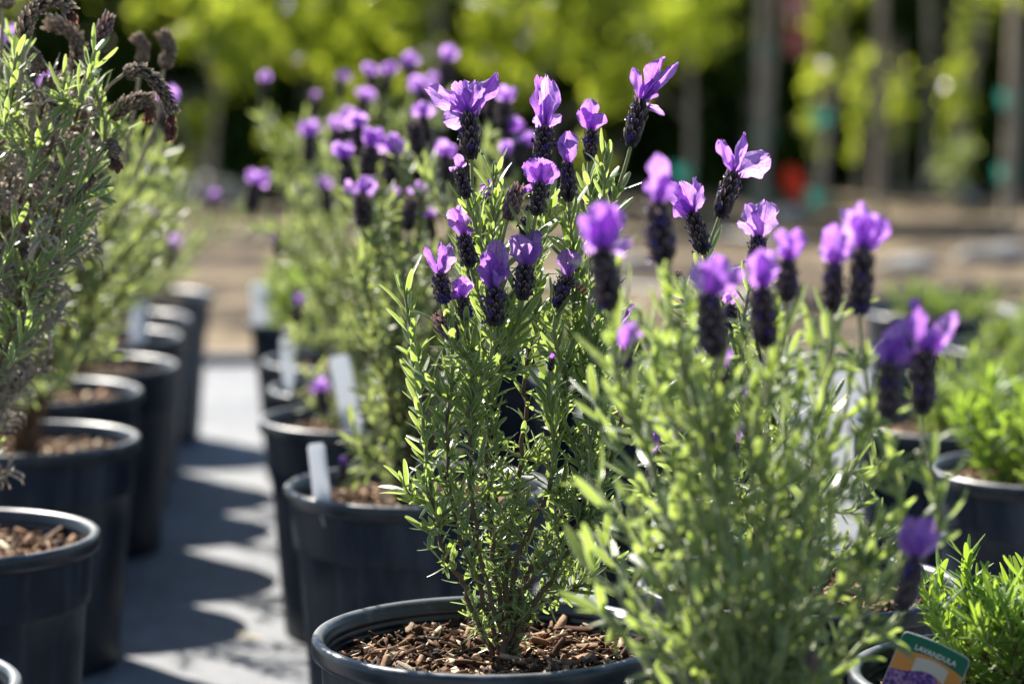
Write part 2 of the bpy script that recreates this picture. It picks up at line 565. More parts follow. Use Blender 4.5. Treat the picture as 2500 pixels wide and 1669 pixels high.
def petal_template(k, dry=False):
    rr = random.Random(300 + k + (40 if dry else 0))
    nv, nu = 15, 11
    bend = rr.uniform(-0.5, 0.9) if not dry else rr.uniform(0.6, 1.8)
    cup = rr.uniform(0.12, 0.45) * rr.choice((1, 1, -0.6))
    ph1, ph2, ph3 = rr.uniform(0, 6), rr.uniform(0, 6), rr.uniform(0, 6)
    ruf = rr.uniform(0.10, 0.21) * (1.8 if dry else 1)
    tipn = rr.uniform(0.55, 0.95)
    V, uv, tint = [], [], []
    pos = np.array([0.0, 0.0]); ang = 0.25 * bend
    for i in range(nv):
        v = i / (nv - 1)
        w = 0.5 * (0.30 + 0.70 * math.sin(math.pi * min(1, v * 0.72 + 0.02)) ** 1.2)
        if v > 0.72:
            q = (v - 0.72) / 0.28
            w *= math.sqrt(max(0.0, 1 - (q * 0.96) ** 2.2)) ** tipn
        for j in range(nu):
            u = j / (nu - 1) * 2 - 1
            e = abs(u) ** 2
            wob = 1 + 0.12 * math.sin(9 * v + ph1 + (2 if u > 0 else 0)) * e + 0.08 * math.sin(19 * v + ph2 - (1.3 if u > 0 else 0)) * e + rr.uniform(-.05, .05) * e
            x = u * w * wob
            z = cup * w * (u * u) + ruf * e * math.sin(11 * v + ph3 * (1 if u > 0 else 1.7)) * v + 0.03 * math.sin(5 * u + 7 * v + ph2)
            z += 0.022 * math.sin(13 * u + 5 * v + ph1) * math.sin(9 * v - 4 * u + ph3) + rr.uniform(-.008, .008) - 0.05 * math.exp(-(u / .12) ** 2) * v
            y_t = (0.03 * math.sin(8 * u + ph1) + 0.022 * math.sin(19 * u + ph2)) * (v ** 3)
            V.append((x, pos[0] + y_t - z * math.sin(ang), pos[1] + z * math.cos(ang)))
            uv.append((u * 0.5 + 0.5, v))
            tint.append(rr.random() * 0.12 + (k * 0.317) % 0.9)
        ang -= bend / (nv - 1)
        pos = pos + np.array([math.cos(ang), math.sin(ang)]) / (nv - 1)
    return mesh('petal', np.array(V), grid_faces(nv, nu), [M_PETAL_DRY if dry else M_PETAL], uv, tint)
PETALS = [petal_template(k) for k in range(10)]
PETALS_PALE = [p for k, p in enumerate(PETALS) if (k * 0.317) % 0.9 > 0.42]
PETALS_DRY = [petal_template(k, True) for k in range(4)]
def floret_template():
    V = [(0, 0, -0.8)]
    f = []
    for k in range(5):
        a = 2 * math.pi * k / 5
        c, s = math.cos(a), math.sin(a)
        px, py = -s, c
        b = len(V)
        V += [(0.22 * c - .18 * px, 0.22 * s - .18 * py, 0.0), (0.22 * c + .18 * px, 0.22 * s + .18 * py, 0.0),
              (0.62 * c + .26 * px, .62 * s + .26 * py, .22), (0.85 * c, .85 * s, .12), (.62 * c - .26 * px, .62 * s - .26 * py, .22)]
        f += [(0, b, b + 1), (b, b + 4, b + 2), (b, b + 2, b + 1), (b + 4, b + 3, b + 2)]
    return mesh('floret', np.array(V), np.array(f), [M_FLORET])
FLORET = floret_template()

VIEW = np.array([0, 1.0, -0.1])
def flower_head(plant, pinv, bx, by, tx, ty, D, width=None, petals=None, florets=12, bud=False, auto=None, dz=0.0):
    """spike from pixel (bx,by) to (tx,ty) at depth D; petals = list of (tip px, tip py, width px)"""
    P0 = at(bx, by, D); P1 = at(tx, ty, D + dz)
    ax = P1 - P0
    Ln = np.linalg.norm(ax)
    a = ax / Ln
    px = D / F
    w = (width * px) if width else Ln * 0.5
    e1 = perp(a); e2 = np.cross(a, e1)
    th = R.uniform(0, 6.28)
    f1 = e1 * math.cos(th) + e2 * math.sin(th); f2 = np.cross(a, f1)
    Mw = mat4(np.stack([f1 * w, f2 * w, a * Ln], 1), P0)
    sp = child('flower_spike', R.choice(BUDS if bud else SPIKES), plant, pinv, Mw)
    sinv = (Mw).inverted()
    if auto:
        petals = []
        for k in range(R.randint(4, 5)):
            an = R.uniform(-1.15, 1.15)
            r = auto * R.uniform(0.7, 1.0)
            ux, uy = (tx - bx), (ty - by)
            m = math.hypot(ux, uy); ux /= m; uy /= m
            petals.append((tx + r * (ux * math.cos(an) - uy * math.sin(an)), ty + r * (uy * math.cos(an) + ux * math.sin(an)), auto * R.uniform(0.5, 0.85)))
    for q, (qx, qy, qw) in enumerate(petals or []):
        o = P1 - a * Ln * 0.06
        T = at(qx, qy, D + dz + R.uniform(-0.35, 0.35) * abs(qy - ty) * px)
        d = T - o
        pl = np.linalg.norm(d) * 1.06
        du = unit(d)
        side = unit(np.cross(du, VIEW))
        yaw = R.uniform(-0.6, 0.6)
        nrm = np.cross(side, du)
        s2 = side * math.cos(yaw) + nrm * math.sin(yaw)
        n2 = np.cross(s2, du)
        if R.random() < 0.5:
            s2, n2 = -s2, -n2
        Mp = np.stack([s2 * qw * px * 1.12, du * pl, n2 * pl * 0.8], 1)
        c = child('petal', R.choice(PETALS_PALE if auto else PETALS), sp, sinv, mat4(Mp, o))
    for q in range(florets):
        z = R.uniform(0.08, 0.92) ** 1.0
        an = R.uniform(0, 6.28)
        # florets open in upright columns on the two flanks seen from the front as well as round the back
        rad = w * (0.50 if z < 0.8 else 0.40)
        od = f1 * math.cos(an) + f2 * math.sin(an)
        p = P0 + a * (Ln * z) + od * rad
        zz = unit(od + a * 0.35); xx = unit(np.cross(zz, a + 0.01)); yy = np.cross(zz, xx)
        s = R.uniform(0.0020, 0.0032)
        child('floret', FLORET, sp, sinv, mat4(np.stack([xx * s, yy * s, zz * s], 1), p))
    return P0, a, Ln

# ------------------------------------------------------------------ a whole lavender bush
def stem_part(plant, base, pts, r0, r1, mat, ns=7):
    n = len(pts)
    V, f = tube(pts, np.linspace(r0, r1, n), ns)
    o = child('stem', mesh('stem', V - np.asarray(base), f, [mat]), plant, Matrix.Identity(4))
    return o
def lavender(name, label, cat, base, mains, flowers=(), Dc=None, shoots=3, leafL=0.030, leafW=0.0060, gap=0.010,
             leafmat=None, nparts=0, group=None, seed=1, thick=0.0030, shootlen=(0.02, 0.06), low=0.12, axil=2, kind=0, dryfrac=0.0,
             stemmat=None, spread=0.012, lowL=0.55, smax=25, tips=(), smin=4, mang=(48, 80, 14, 34), lpow=1.0):
    """mains: list of lists of world points (first = base) ; flowers: dicts for flower_head"""
    R.seed(seed)
    base = np.asarray(base, float)
    plant = empty(name, base)
    tag(plant, label, cat, group)
    pinv = tinv(base)
    LV = Leaves(kind, leafmat or M_LEAF)
    DV = Leaves(1, M_LEAF_DRY) if dryfrac else None
    def pick():
        return DV if (DV and R.random() < dryfrac) else LV
    paths = []
    Lf = lambda s: leafL * (lowL + (1 - lowL) * s ** lpow)
    Wf = lambda s: leafW * (0.5 + 0.5 * s ** lpow)
    for pts in mains:
        pth = spline(pts, 26)
        pth[1:-1] += NR.normal(0, 0.0012, (24, 3))
        paths.append(pth)
        stem_part(plant, base, pth, thick * R.uniform(0.75, 1.1), thick * 0.5, M_WOOD if not stemmat else stemmat)
        leafy(pick(), pth, low, 1.0, gap, Lf, Wf, ang=lambda q: (mang[0] + (mang[2] - mang[0]) * q, mang[1] + (mang[3] - mang[1]) * q), axil=axil)
        tot = np.linalg.norm(np.diff(pth, axis=0), axis=1).sum()
        for _ in range(shoots):
            i = R.randint(smin, smax)
            p = pth[i]; t = unit(pth[i] - pth[i - 1])
            a = perp(t); b = np.cross(t, a); ph = R.uniform(0, 6.28)
            o = a * math.cos(ph) + b * math.sin(ph)
            ln = R.uniform(*shootlen)
            tip = p + o * ln * R.uniform(0.4, 0.9) + np.array([0, 0, ln * R.uniform(0.35, 0.9)])
            sp = bez(p, p + o * ln * 0.3, tip - np.array([0, 0, ln * 0.3]), tip, 8)
            stem_part(plant, base, sp, 0.0012, 0.0008, M_STEM, 5)
            leafy(pick(), sp, 0.1, 1.0, gap * 0.6, lambda s, f_=i / 25: Lf(f_) * (0.7 + 0.4 * s), lambda s, f_=i / 25: Wf(f_) * (0.75 + 0.3 * s), ang=(15, 60), axil=1)
    for pts in tips:
        pth = spline(pts, 14)
        stem_part(plant, base, pth, 0.0016, 0.0010, M_STEM)
        leafy(LV, pth, 0.12, 1.0, gap * 1.0, lambda q: leafL * (0.75 + 0.35 * q), lambda q: leafW * (0.75 + 0.35 * q), ang=lambda q: (38 - 26 * q, 62 - 38 * q), axil=1)
    for fl in flowers:
        fl = dict(fl)
        bare = fl.pop('bare', 0.012)
        P0, a, Ln = flower_head(plant, pinv, **fl)
        best, bp = 1e9, None
        for pth in paths:
            for i in range(9, 26, 2):
                q = pth[i]
                dz = P0[2] - q[2]
                if dz < 0.02:
                    continue
                c = np.linalg.norm((q - P0)[:2]) * 2.2 + abs(dz - 0.07)
                if c < best:
                    best, bp, bi, bpath = c, q, i, pth
        if bp is None:
            bpath = paths[0]; bi = 6; bp = bpath[6]
        ln = np.linalg.norm(P0 - bp)
        t0 = unit(bpath[min(25, bi + 1)] - bpath[bi - 1])
        pth = bez(bp, bp + t0 * ln * 0.4, P0 - a * ln * 0.4, P0 + a * Ln * 0.04, 16)
        stem_part(plant, base, pth, 0.0017, 0.0014, M_STEM)
        e = max(0.2, 1 - bare / max(ln, 1e-3))
        leafy(LV, pth, 0.03, e, gap * 0.9, lambda s: leafL * (0.8 + 0.35 * s), lambda s: leafW * (0.8 + 0.3 * s), ang=(18, 50), axil=1)
    LV.build(plant, base, nparts)
    if DV:
        DV.build(plant, base, 300, pname='dry_leaf', bname='dry_foliage')
    return plant

# ================================================================== SETTING
def noise2(X, Y, seed, scale):
    r = np.random.default_rng(seed)
    o = np.zeros_like(X)
    for k in range(10):
        a = r.uniform(0, 2 * np.pi); f = scale * r.uniform(0.5, 2.2); p = r.uniform(0, 6.28)
        o += np.sin((X * np.cos(a) + Y * np.sin(a)) * f + p) / (0.6 + f / scale)
    return o / 5
def sheet(name, x0, x1, y0, y1, nx, ny, z, amp, mat, seed=3, scale=4.0, ydist=None):
    xs = np.linspace(x0, x1, nx)
    ys = np.linspace(y0, y1, ny) if ydist is None else ydist
    X, Y = np.meshgrid(xs, ys)
    Z = z + amp * noise2(X, Y, seed, scale) + amp * 0.5 * noise2(X, Y, seed + 1, scale * 4)
    V = np.stack([X, Y, Z], -1).reshape(-1, 3)
    o = bpy.data.objects.new(name, mesh(name, V, grid_faces(len(ys), nx), [mat]))
    o['kind'] = 'structure'
    return link(o)

def ground_mat():
    m, nt, out = newmat('bare_earth')
    tc = N(nt, 'ShaderNodeTexCoord')
    n1 = N(nt, 'ShaderNodeTexNoise', Scale=2.2, Detail=5.0)
    n2 = N(nt, 'ShaderNodeTexNoise', Scale=14.0, Detail=8.0)
    L(nt, tc.outputs['Object'], n1.inputs['Vector'])
    L(nt, tc.outputs['Object'], n2.inputs['Vector'])
    f = math_(nt, 'ADD', math_(nt, 'MULTIPLY', n1.outputs[0], 0.65), math_(nt, 'MULTIPLY', n2.outputs[0], 0.35))
    r = ramp(nt, f, [(0.40, (0.040, 0.032, 0.026)), (0.50, (0.115, 0.088, 0.06)), (0.60, (0.23, 0.18, 0.115))])
    p = N(nt, 'ShaderNodeBsdfPrincipled', Roughness=0.95)
    p.inputs['Specular IOR Level'].default_value = 0.1
    L(nt, r.outputs[0], p.inputs['Base Color'])
    b = N(nt, 'ShaderNodeBump', Strength=0.8, Distance=0.03)
    L(nt, n2.outputs[0], b.inputs['Height'])
    L(nt, b.outputs[0], p.inputs['Normal'])
    L(nt, p.outputs[0], out.inputs[0])
    return m
def cloth_mat():
    m, nt, out = newmat('weed_cloth')
    tc = N(nt, 'ShaderNodeTexCoord')
    n1 = N(nt, 'ShaderNodeTexNoise', Scale=3.0, Detail=6.0)
    n2 = N(nt, 'ShaderNodeTexNoise', Scale=40.0, Detail=5.0)
    for n in (n1, n2):
        L(nt, tc.outputs['Object'], n.inputs['Vector'])
    w1 = N(nt, 'ShaderNodeTexWave', Scale=220.0)
    w2 = N(nt, 'ShaderNodeTexWave', Scale=220.0, bands_direction='Y')
    for n in (w1, w2):
        L(nt, tc.outputs['Object'], n.inputs['Vector'])
    f = math_(nt, 'ADD', math_(nt, 'MULTIPLY', n1.outputs[0], 0.6), math_(nt, 'MULTIPLY', n2.outputs[0], 0.4))
    r = ramp(nt, f, [(0.34, (0.07, 0.08, 0.098)), (0.48, (0.14, 0.15, 0.168)), (0.66, (0.20, 0.208, 0.22))])
    sx = N(nt, 'ShaderNodeSeparateXYZ')
    L(nt, tc.outputs['Object'], sx.inputs[0])
    st = math_(nt, 'ABSOLUTE', math_(nt, 'SUBTRACT', math_(nt, 'FRACT', math_(nt, 'MULTIPLY', sx.outputs[0], 3.3)), 0.5))
    seam = ramp(nt, st, [(0.0, (1, 1, 1)), (0.012, (0, 0, 0))])
    n5 = N(nt, 'ShaderNodeTexNoise', Scale=9.0, Detail=8.0, Roughness=0.75)
    L(nt, tc.outputs['Object'], n5.inputs['Vector'])
    stain = ramp(nt, n5.outputs[0], [(0.52, (0, 0, 0)), (0.68, (1, 1, 1))])
    cc = mixc(nt, math_(nt, 'MULTIPLY', stain.outputs[0], 0.55), r.outputs[0], (0.075, 0.075, 0.078))
    cc = mixc(nt, math_(nt, 'MULTIPLY', seam.outputs[0], 0.5), cc, (0.05, 0.09, 0.06))
    p = N(nt, 'ShaderNodeBsdfPrincipled', Roughness=0.6)
    p.inputs['Specular IOR Level'].default_value = 0.4
    L(nt, cc, p.inputs['Base Color'])
    h = math_(nt, 'ADD', math_(nt, 'MULTIPLY', w1.outputs[0], 0.5), math_(nt, 'ADD', math_(nt, 'MULTIPLY', w2.outputs[0], 0.5), math_(nt, 'MULTIPLY', n2.outputs[0], 2.0)))
    b = N(nt, 'ShaderNodeBump', Strength=0.35, Distance=0.002)
    L(nt, h, b.inputs['Height'])
    L(nt, b.outputs[0], p.inputs['Normal'])
    L(nt, p.outputs[0], out.inputs[0])
    return m
M_GROUND = ground_mat()
M_CLOTH = cloth_mat()
yd = np.concatenate([np.linspace(-60, -2, 8), np.linspace(-1, 5.3, 12), np.linspace(5.5, 16, 150), np.linspace(17, 200, 20)])
xd = 241
def big_ground():
    xs = np.concatenate([np.linspace(-120, -9, 12), np.linspace(-8, 8, 161), np.linspace(9, 120, 12)])
    X, Y = np.meshgrid(xs, yd)
    k = np.clip((Y - 5.9) / 0.8, 0, 1)
    Z = -0.006 + k * (0.012 + 0.035 * noise2(X, Y, 5, 2.0) + 0.035 * noise2(X, Y, 6, 11.0))
    V = np.stack([X, Y, Z], -1).reshape(-1, 3)
    o = link(bpy.data.objects.new('ground', mesh('ground', V, grid_faces(len(yd), len(xs)), [M_GROUND])))
    o['kind'] = 'structure'
big_ground()
cloth = sheet('ground_cloth', -3.2, 3.2, -2.5, 5.66, 90, 120, 0.002, 0.0038, M_CLOTH, 9, 5.0)

# ------------------------------------------------------------------ pots
def pot_mat():
    m, nt, out = newmat('black_plastic')
    tc = N(nt, 'ShaderNodeTexCoord')
    n1 = N(nt, 'ShaderNodeTexNoise', Scale=18.0, Detail=6.0)
    mp = N(nt, 'ShaderNodeMapping')
    mp.inputs['Scale'].default_value = (1, 1, 0.35)
    L(nt, tc.outputs['Object'], mp.inputs[0])
    L(nt, mp.outputs[0], n1.inputs['Vector'])
    n2 = N(nt, 'ShaderNodeTexNoise', Scale=160.0, Detail=4.0)
    L(nt, tc.outputs['Object'], n2.inputs['Vector'])
    r = ramp(nt, n1.outputs[0], [(0.40, (0.006, 0.011, 0.021)), (0.56, (0.013, 0.021, 0.036)), (0.74, (0.06, 0.068, 0.082))])
    p = N(nt, 'ShaderNodeBsdfPrincipled')
    p.inputs['Specular IOR Level'].default_value = 0.3
    n3 = N(nt, 'ShaderNodeTexNoise', Scale=26.0, Detail=7.0, Roughness=0.7)
    mp2 = N(nt, 'ShaderNodeMapping')
    mp2.inputs['Scale'].default_value = (1.6, 1.6, 0.16)
    oi = N(nt, 'ShaderNodeObjectInfo')
    L(nt, tc.outputs['Object'], mp2.inputs[0])
    cmb = N(nt, 'ShaderNodeCombineXYZ')
    L(nt, math_(nt, 'MULTIPLY', oi.outputs['Random'], 40.0), cmb.inputs[0])
    L(nt, cmb.outputs[0], mp2.inputs['Location'])
    L(nt, mp2.outputs[0], n3.inputs['Vector'])
    dust = ramp(nt, n3.outputs[0], [(0.50, (0, 0, 0)), (0.74, (1, 1, 1))])
    n4 = N(nt, 'ShaderNodeTexNoise', Scale=330.0, Detail=2.0)
    L(nt, tc.outputs['Object'], n4.inputs['Vector'])
    speck = ramp(nt, n4.outputs[0], [(0.70, (0, 0, 0)), (0.78, (1, 1, 1))])
    dcol = mixc(nt, math_(nt, 'MULTIPLY', dust.outputs[0], 0.55), r.outputs[0], (0.10, 0.105, 0.11))
    dcol = mixc(nt, math_(nt, 'MULTIPLY', speck.outputs[0], 0.35), dcol, (0.20, 0.19, 0.17))
    ro = ramp(nt, n1.outputs[0], [(0.3, (0.40, 0.40, 0.40)), (0.7, (0.6, 0.6, 0.6))])
    L(nt, dcol, p.inputs['Base Color'])
    L(nt, ro.outputs[0], p.inputs['Roughness'])
    b = N(nt, 'ShaderNodeBump', Strength=0.12, Distance=0.001)
    L(nt, n2.outputs[0], b.inputs['Height'])
    L(nt, b.outputs[0], p.inputs['Normal'])
    L(nt, p.outputs[0], out.inputs[0])
    return m
M_POT = pot_mat()
def rim_mat():
    m, nt, out = newmat('worn_rim_painted_glint')
    tc = N(nt, 'ShaderNodeTexCoord')
    nz = N(nt, 'ShaderNodeTexNoise', Scale=45.0, Detail=6.0)
    L(nt, tc.outputs['Object'], nz.inputs['Vector'])
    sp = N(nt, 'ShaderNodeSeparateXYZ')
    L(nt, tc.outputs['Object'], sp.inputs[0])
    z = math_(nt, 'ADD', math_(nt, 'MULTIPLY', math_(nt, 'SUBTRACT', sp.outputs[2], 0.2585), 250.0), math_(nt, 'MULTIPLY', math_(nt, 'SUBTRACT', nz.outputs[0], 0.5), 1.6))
    w = ramp(nt, z, [(0.2, (0, 0, 0)), (0.8, (1, 1, 1))])  # paler towards the rim's top edge: sun glint put into the colour
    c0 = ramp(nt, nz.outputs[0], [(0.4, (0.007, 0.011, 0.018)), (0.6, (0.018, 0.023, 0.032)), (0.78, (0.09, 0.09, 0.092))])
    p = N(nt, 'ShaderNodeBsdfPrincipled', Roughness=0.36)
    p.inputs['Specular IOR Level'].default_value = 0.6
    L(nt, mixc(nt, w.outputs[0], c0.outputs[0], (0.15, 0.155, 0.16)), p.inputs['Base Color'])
    L(nt, p.outputs[0], out.inputs[0])
    return m
M_RIM = rim_mat()
PR, PH, SOIL = 0.135, 0.262, 0.234
def lathe(prof, ns):
    V = []
    for r, z in prof:
        for j in range(ns):
            a = 2 * math.pi * j / ns
            V.append((r * math.cos(a), r * math.sin(a), z))
    return np.array(V), grid_faces(len(prof), ns, True)
def pot_meshes():
    body = [(0.0, 0.004), (0.098, 0.004), (0.102, 0.0), (0.106, 0.003), (0.1075, 0.012)]
    body += [(0.1075 + (0.1215 - 0.1075) * k / 6, 0.012 + (0.196 - 0.012) * k / 6) for k in range(1, 7)]
    body += [(0.1245, 0.1985), (0.1260, 0.202), (0.1268, 0.215), (0.1288, 0.2500)]
    V, f = lathe(body, 96)
    me = mesh('pot_body', V, f, [M_POT])
    rim = [(0.1280, 0.2465), (0.1335, 0.2468), (0.1350, 0.2480), (0.1356, 0.2510), (0.1356, 0.2565), (0.1350, 0.2598), (0.1336, 0.2615), (0.1312, 0.2622), (0.1285, 0.2616), (0.1264, 0.2598), (0.1254, 0.2570)]
    z, r = 0.2540, 0.1250
    while z > 0.205:
        rim += [(r, z), (r - 0.0008, z - 0.0012), (r - 0.0008, z - 0.0034), (r - 0.0002, z - 0.0046)]
        z -= 0.0058; r -= 0.00035
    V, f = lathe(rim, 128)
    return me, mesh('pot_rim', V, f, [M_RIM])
POT_BODY, POT_RIM = pot_meshes()

def chip_mat():
    m, nt, out = newmat('bark_chips')
    ta = N(nt, 'ShaderNodeAttribute', attribute_name='tint')
    oi = N(nt, 'ShaderNodeObjectInfo')
    tc = N(nt, 'ShaderNodeTexCoord')
    nz = N(nt, 'ShaderNodeTexNoise', Scale=220.0, Detail=4.0)
    L(nt, tc.outputs['Object'], nz.inputs['Vector'])
    f = math_(nt, 'FRACT', math_(nt, 'ADD', ta.outputs['Fac'], math_(nt, 'MULTIPLY', oi.outputs['Random'], 0.93)))
    f = math_(nt, 'ADD', f, math_(nt, 'MULTIPLY', math_(nt, 'SUBTRACT', nz.outputs[0], 0.5), 0.5))
    r = ramp(nt, f, [(0.0, (0.025, 0.013, 0.008)), (0.34, (0.085, 0.04, 0.02)), (0.62, (0.22, 0.115, 0.06)), (0.84, (0.40, 0.27, 0.165)), (1.0, (0.62, 0.53, 0.39))])
    p = N(nt, 'ShaderNodeBsdfPrincipled', Roughness=0.85)
    p.inputs['Specular IOR Level'].default_value = 0.25
    L(nt, r.outputs[0], p.inputs['Base Color'])
    b = N(nt, 'ShaderNodeBump', Strength=0.7, Distance=0.001)
    L(nt, nz.outputs[0], b.inputs['Height'])
    L(nt, b.outputs[0], p.inputs['Normal'])
    L(nt, p.outputs[0], out.inputs[0])
    return m
M_CHIP = chip_mat()
M_SOIL = simple('potting_soil', (0.055, 0.030, 0.018), 0.95, 0.1, 0.6, 90, 1.0)
def chip_template(k):
    rr = random.Random(600 + k)
    V = []
    nseg = 3
    bend = rr.uniform(-0.12, 0.12)
    for i in range(nseg + 1):
        v = i / nseg - 0.5
        w = 0.5 * rr.uniform(0.6, 1.0) * (0.55 if i in (0, nseg) else 1)
        t = 0.5 * rr.uniform(0.6, 1.0)
        off = bend * (4 * v * v)
        sk = rr.uniform(-0.12, 0.12)
        V += [(v + sk * 0.3, -w, -t + off), (v + sk * 0.2, w, -t * rr.uniform(.4, 1) + off), (v, w * rr.uniform(.6, 1), t + off), (v - sk * .2, -w * rr.uniform(.6, 1), t * rr.uniform(.5, 1) + off)]
    f = grid_faces(nseg + 1, 4, True).tolist() + [(3, 2, 1, 0), (nseg * 4, nseg * 4 + 1, nseg * 4 + 2, nseg * 4 + 3)]
    return np.array(V), np.array(f)
CHIPS = [chip_template(k) for k in range(8)]
CHIPM = [mesh('bark_chip', V, f, [M_CHIP], None, np.full(len(V), (k * 0.41) % 1), smooth=False) for k, (V, f) in enumerate(CHIPS)]
def rand_chip(cx, cy, z, rmax):
    a = R.uniform(0, 6.28); r = rmax * math.sqrt(R.random())
    s = R.random()
    ln = R.uniform(0.004, 0.010) if s < 0.72 else (R.uniform(0.010, 0.020) if s < .95 else R.uniform(.02, .03))
    w = ln * R.uniform(0.22, 0.5); t = w * R.uniform(0.25, 0.5)
    Rm = Matrix.Rotation(R.uniform(0, 6.28), 3, 'Z') @ Matrix.Rotation(R.gauss(0, 0.42), 3, 'Y') @ Matrix.Rotation(R.gauss(0, 0.6), 3, 'X')
    M = np.array(Rm) @ np.diag([ln, w, t])
    return M, np.array([cx + r * math.cos(a), cy + r * math.sin(a), z + R.uniform(-0.002, 0.006)])
def soil_mesh():
    V, ns, nr = [(0, 0, 0.004)], 40, 7
    f = []
    for i in range(1, nr + 1):
        r = 0.1222 * i / nr
        for j in range(ns):
            a = 2 * math.pi * j / ns
            V.append((r * math.cos(a), r * math.sin(a), 0.004 * math.cos(r * 12) + R.uniform(-0.002, 0.002)))
    for j in range(ns):
        f.append((0, 1 + j, 1 + (j + 1) % ns))
    for i in range(nr - 1):
        for j in range(ns):
            a, b = 1 + i * ns + j, 1 + i * ns + (j + 1) % ns
            f.append((a, a + ns, b + ns)); f.append((a, b + ns, b))
    return mesh('mulch', np.array(V), np.array(f), [M_SOIL])
SOIL_ME = soil_mesh()
def chips_joined(n, seed):
    R.seed(seed)
    parts, tint = [], []
    for _ in range(n):
        k = R.randrange(8)
        M, p = rand_chip(0, 0, 0.006, 0.118)
        parts.append((CHIPS[k][0] @ M.T + p, CHIPS[k][1]))
        tint += [R.random()] * len(CHIPS[k][0])
    V, f = join(parts)
    return mesh('bark_chips', V, f, [M_CHIP], None, tint, smooth=False)
CHIPS_LO = [chips_joined(1500, 70 + k) for k in range(3)]
POTS = {}
def pot(key, cx, cy, label, nchips=0, rot=0.0, scale=1.0, tilt=0.0):
    R.seed(hash_(key))
    e = empty('plant_pot', (cx, cy, 0))
    tag(e, label, 'pot', 'black nursery pots')
    I = Matrix.Identity(4)
    bm = Matrix.Rotation(R.uniform(0, 6.28), 4, 'Z')
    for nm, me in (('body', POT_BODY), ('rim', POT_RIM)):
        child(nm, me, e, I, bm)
    s = child('mulch', SOIL_ME, e, I, Matrix.Translation((0, 0, SOIL)))
    s['label'] = 'brown bark mulch inside the pot'
    sinv = Matrix.Translation((0, 0, -SOIL))
    if nchips:
        for _ in range(nchips):
            M, p = rand_chip(0, 0, SOIL + 0.008, 0.116)
            child('bark_chip', R.choice(CHIPM), s, sinv, mat4(M, p))
    c = child('bark_chips', CHIPS_LO[R.randrange(3)], s, sinv, Matrix.Translation((0, 0, SOIL)) @ bm)
    c['kind'] = 'stuff'
    POTS[key] = np.array([cx, cy, SOIL])
    return e
def hash_(s):
    return sum(ord(c) * (i + 3) for i, c in enumerate(s))
def tip(px, py, side):
    """pot centre from the pixel of the rim's left (+1) or right (-1) tip"""
    p = atz(px, py, PH - 0.004)
    return p[0] + side * PR, p[1]

PT = {
 'P1': (tip(762, 1556, 1), 'black nursery pot of bark mulch under the sharply focused lavender', 290),
 'P2': (tip(694, 1190, 1), 'black pot with a white label inside its rim behind the sharp lavender', 0),
 'P3': (tip(633, 1024, 1), 'black pot with a single low purple bloom and slanted white label', 0),
 'P4': (tip(655, 950, 1), 'black pot in the lavender row, third behind the sharp lavender', 0),
 'P5': (tip(640, 882, 1), 'black pot in the lavender row, fourth behind the sharp lavender', 0),
 'P6': (tip(605, 785, 1), 'farthest black pot of the lavender row, holding short green leaves', 0),
 'L0': (tip(46, 1686, -1), 'black pot beside the aisle with only its sunlit rim showing', 0),
 'L1': (tip(240, 1312, -1), 'scuffed black pot holding the withered lavender', 0),
 'L2': (tip(340, 1075, -1), 'black pot behind the withered lavender, with pale bark and bare stems', 0),
 'L3': (tip(346, 960, -1), 'black pot across the aisle, second behind the withered lavender', 0),
 'L4': (tip(434, 896, -1), 'black pot across the aisle, third behind the withered lavender', 0),
 'L5': (tip(445, 826, -1), 'black pot with a pale label standing in it across the aisle', 0),
 'L6': (tip(466, 781, -1), 'black pot across the aisle, just behind the one with the pale label', 0),
 'L7': (tip(520, 724, -1), 'last black pot of the row across the aisle, by the tan earth', 0),
 'R0': (tip(2075, 1652, 1), 'black pot with the printed picture label in it', 0),
 'R1': (tip(2350, 1428, -1), 'black pot with white glinting rim behind the blurred foreground lavender', 0),
 'R2': (tip(2268, 1150, 1), 'large black pot with sunlit left side holding an upright green bush', 0),
 'R3': (tip(2074, 1036, 1), 'black pot right behind the pot with the sunlit left side', 0),
 'R4': (tip(2300, 930, 1), 'black pot of green leaves, third back in the green bush row', 0),
 'R5': (tip(2296, 850, 1), 'black pot of green leaves, fourth back in the green bush row', 0),
 'R6': (tip(2108, 765, 1), 'black pot of green leaves at the far end of the green bush row', 0),
 'R7': (tip(2440, 760, 1), 'black pot of green leaves beside the far end of the bush row', 0),
 'M0': (tip(1296, 920, 1), 'black pot half hidden behind the sharp lavender, farther of two', 0),
 'M2': ((0.03, 3.86), 'black pot hidden far behind the stems of the sharp lavender', 0),
 'M1': (tip(1408, 1012, 1), 'black pot half hidden behind the sharp lavender, nearer of two', 0),
}
fg = at(1830, 1930, 1.53)
PT['G'] = ((fg[0], 1.53), 'black pot under the large out of focus foreground lavender', 0)
for k, ((x, y), lab, nc) in PT.items():
    pot(k, x, y, lab, nc)

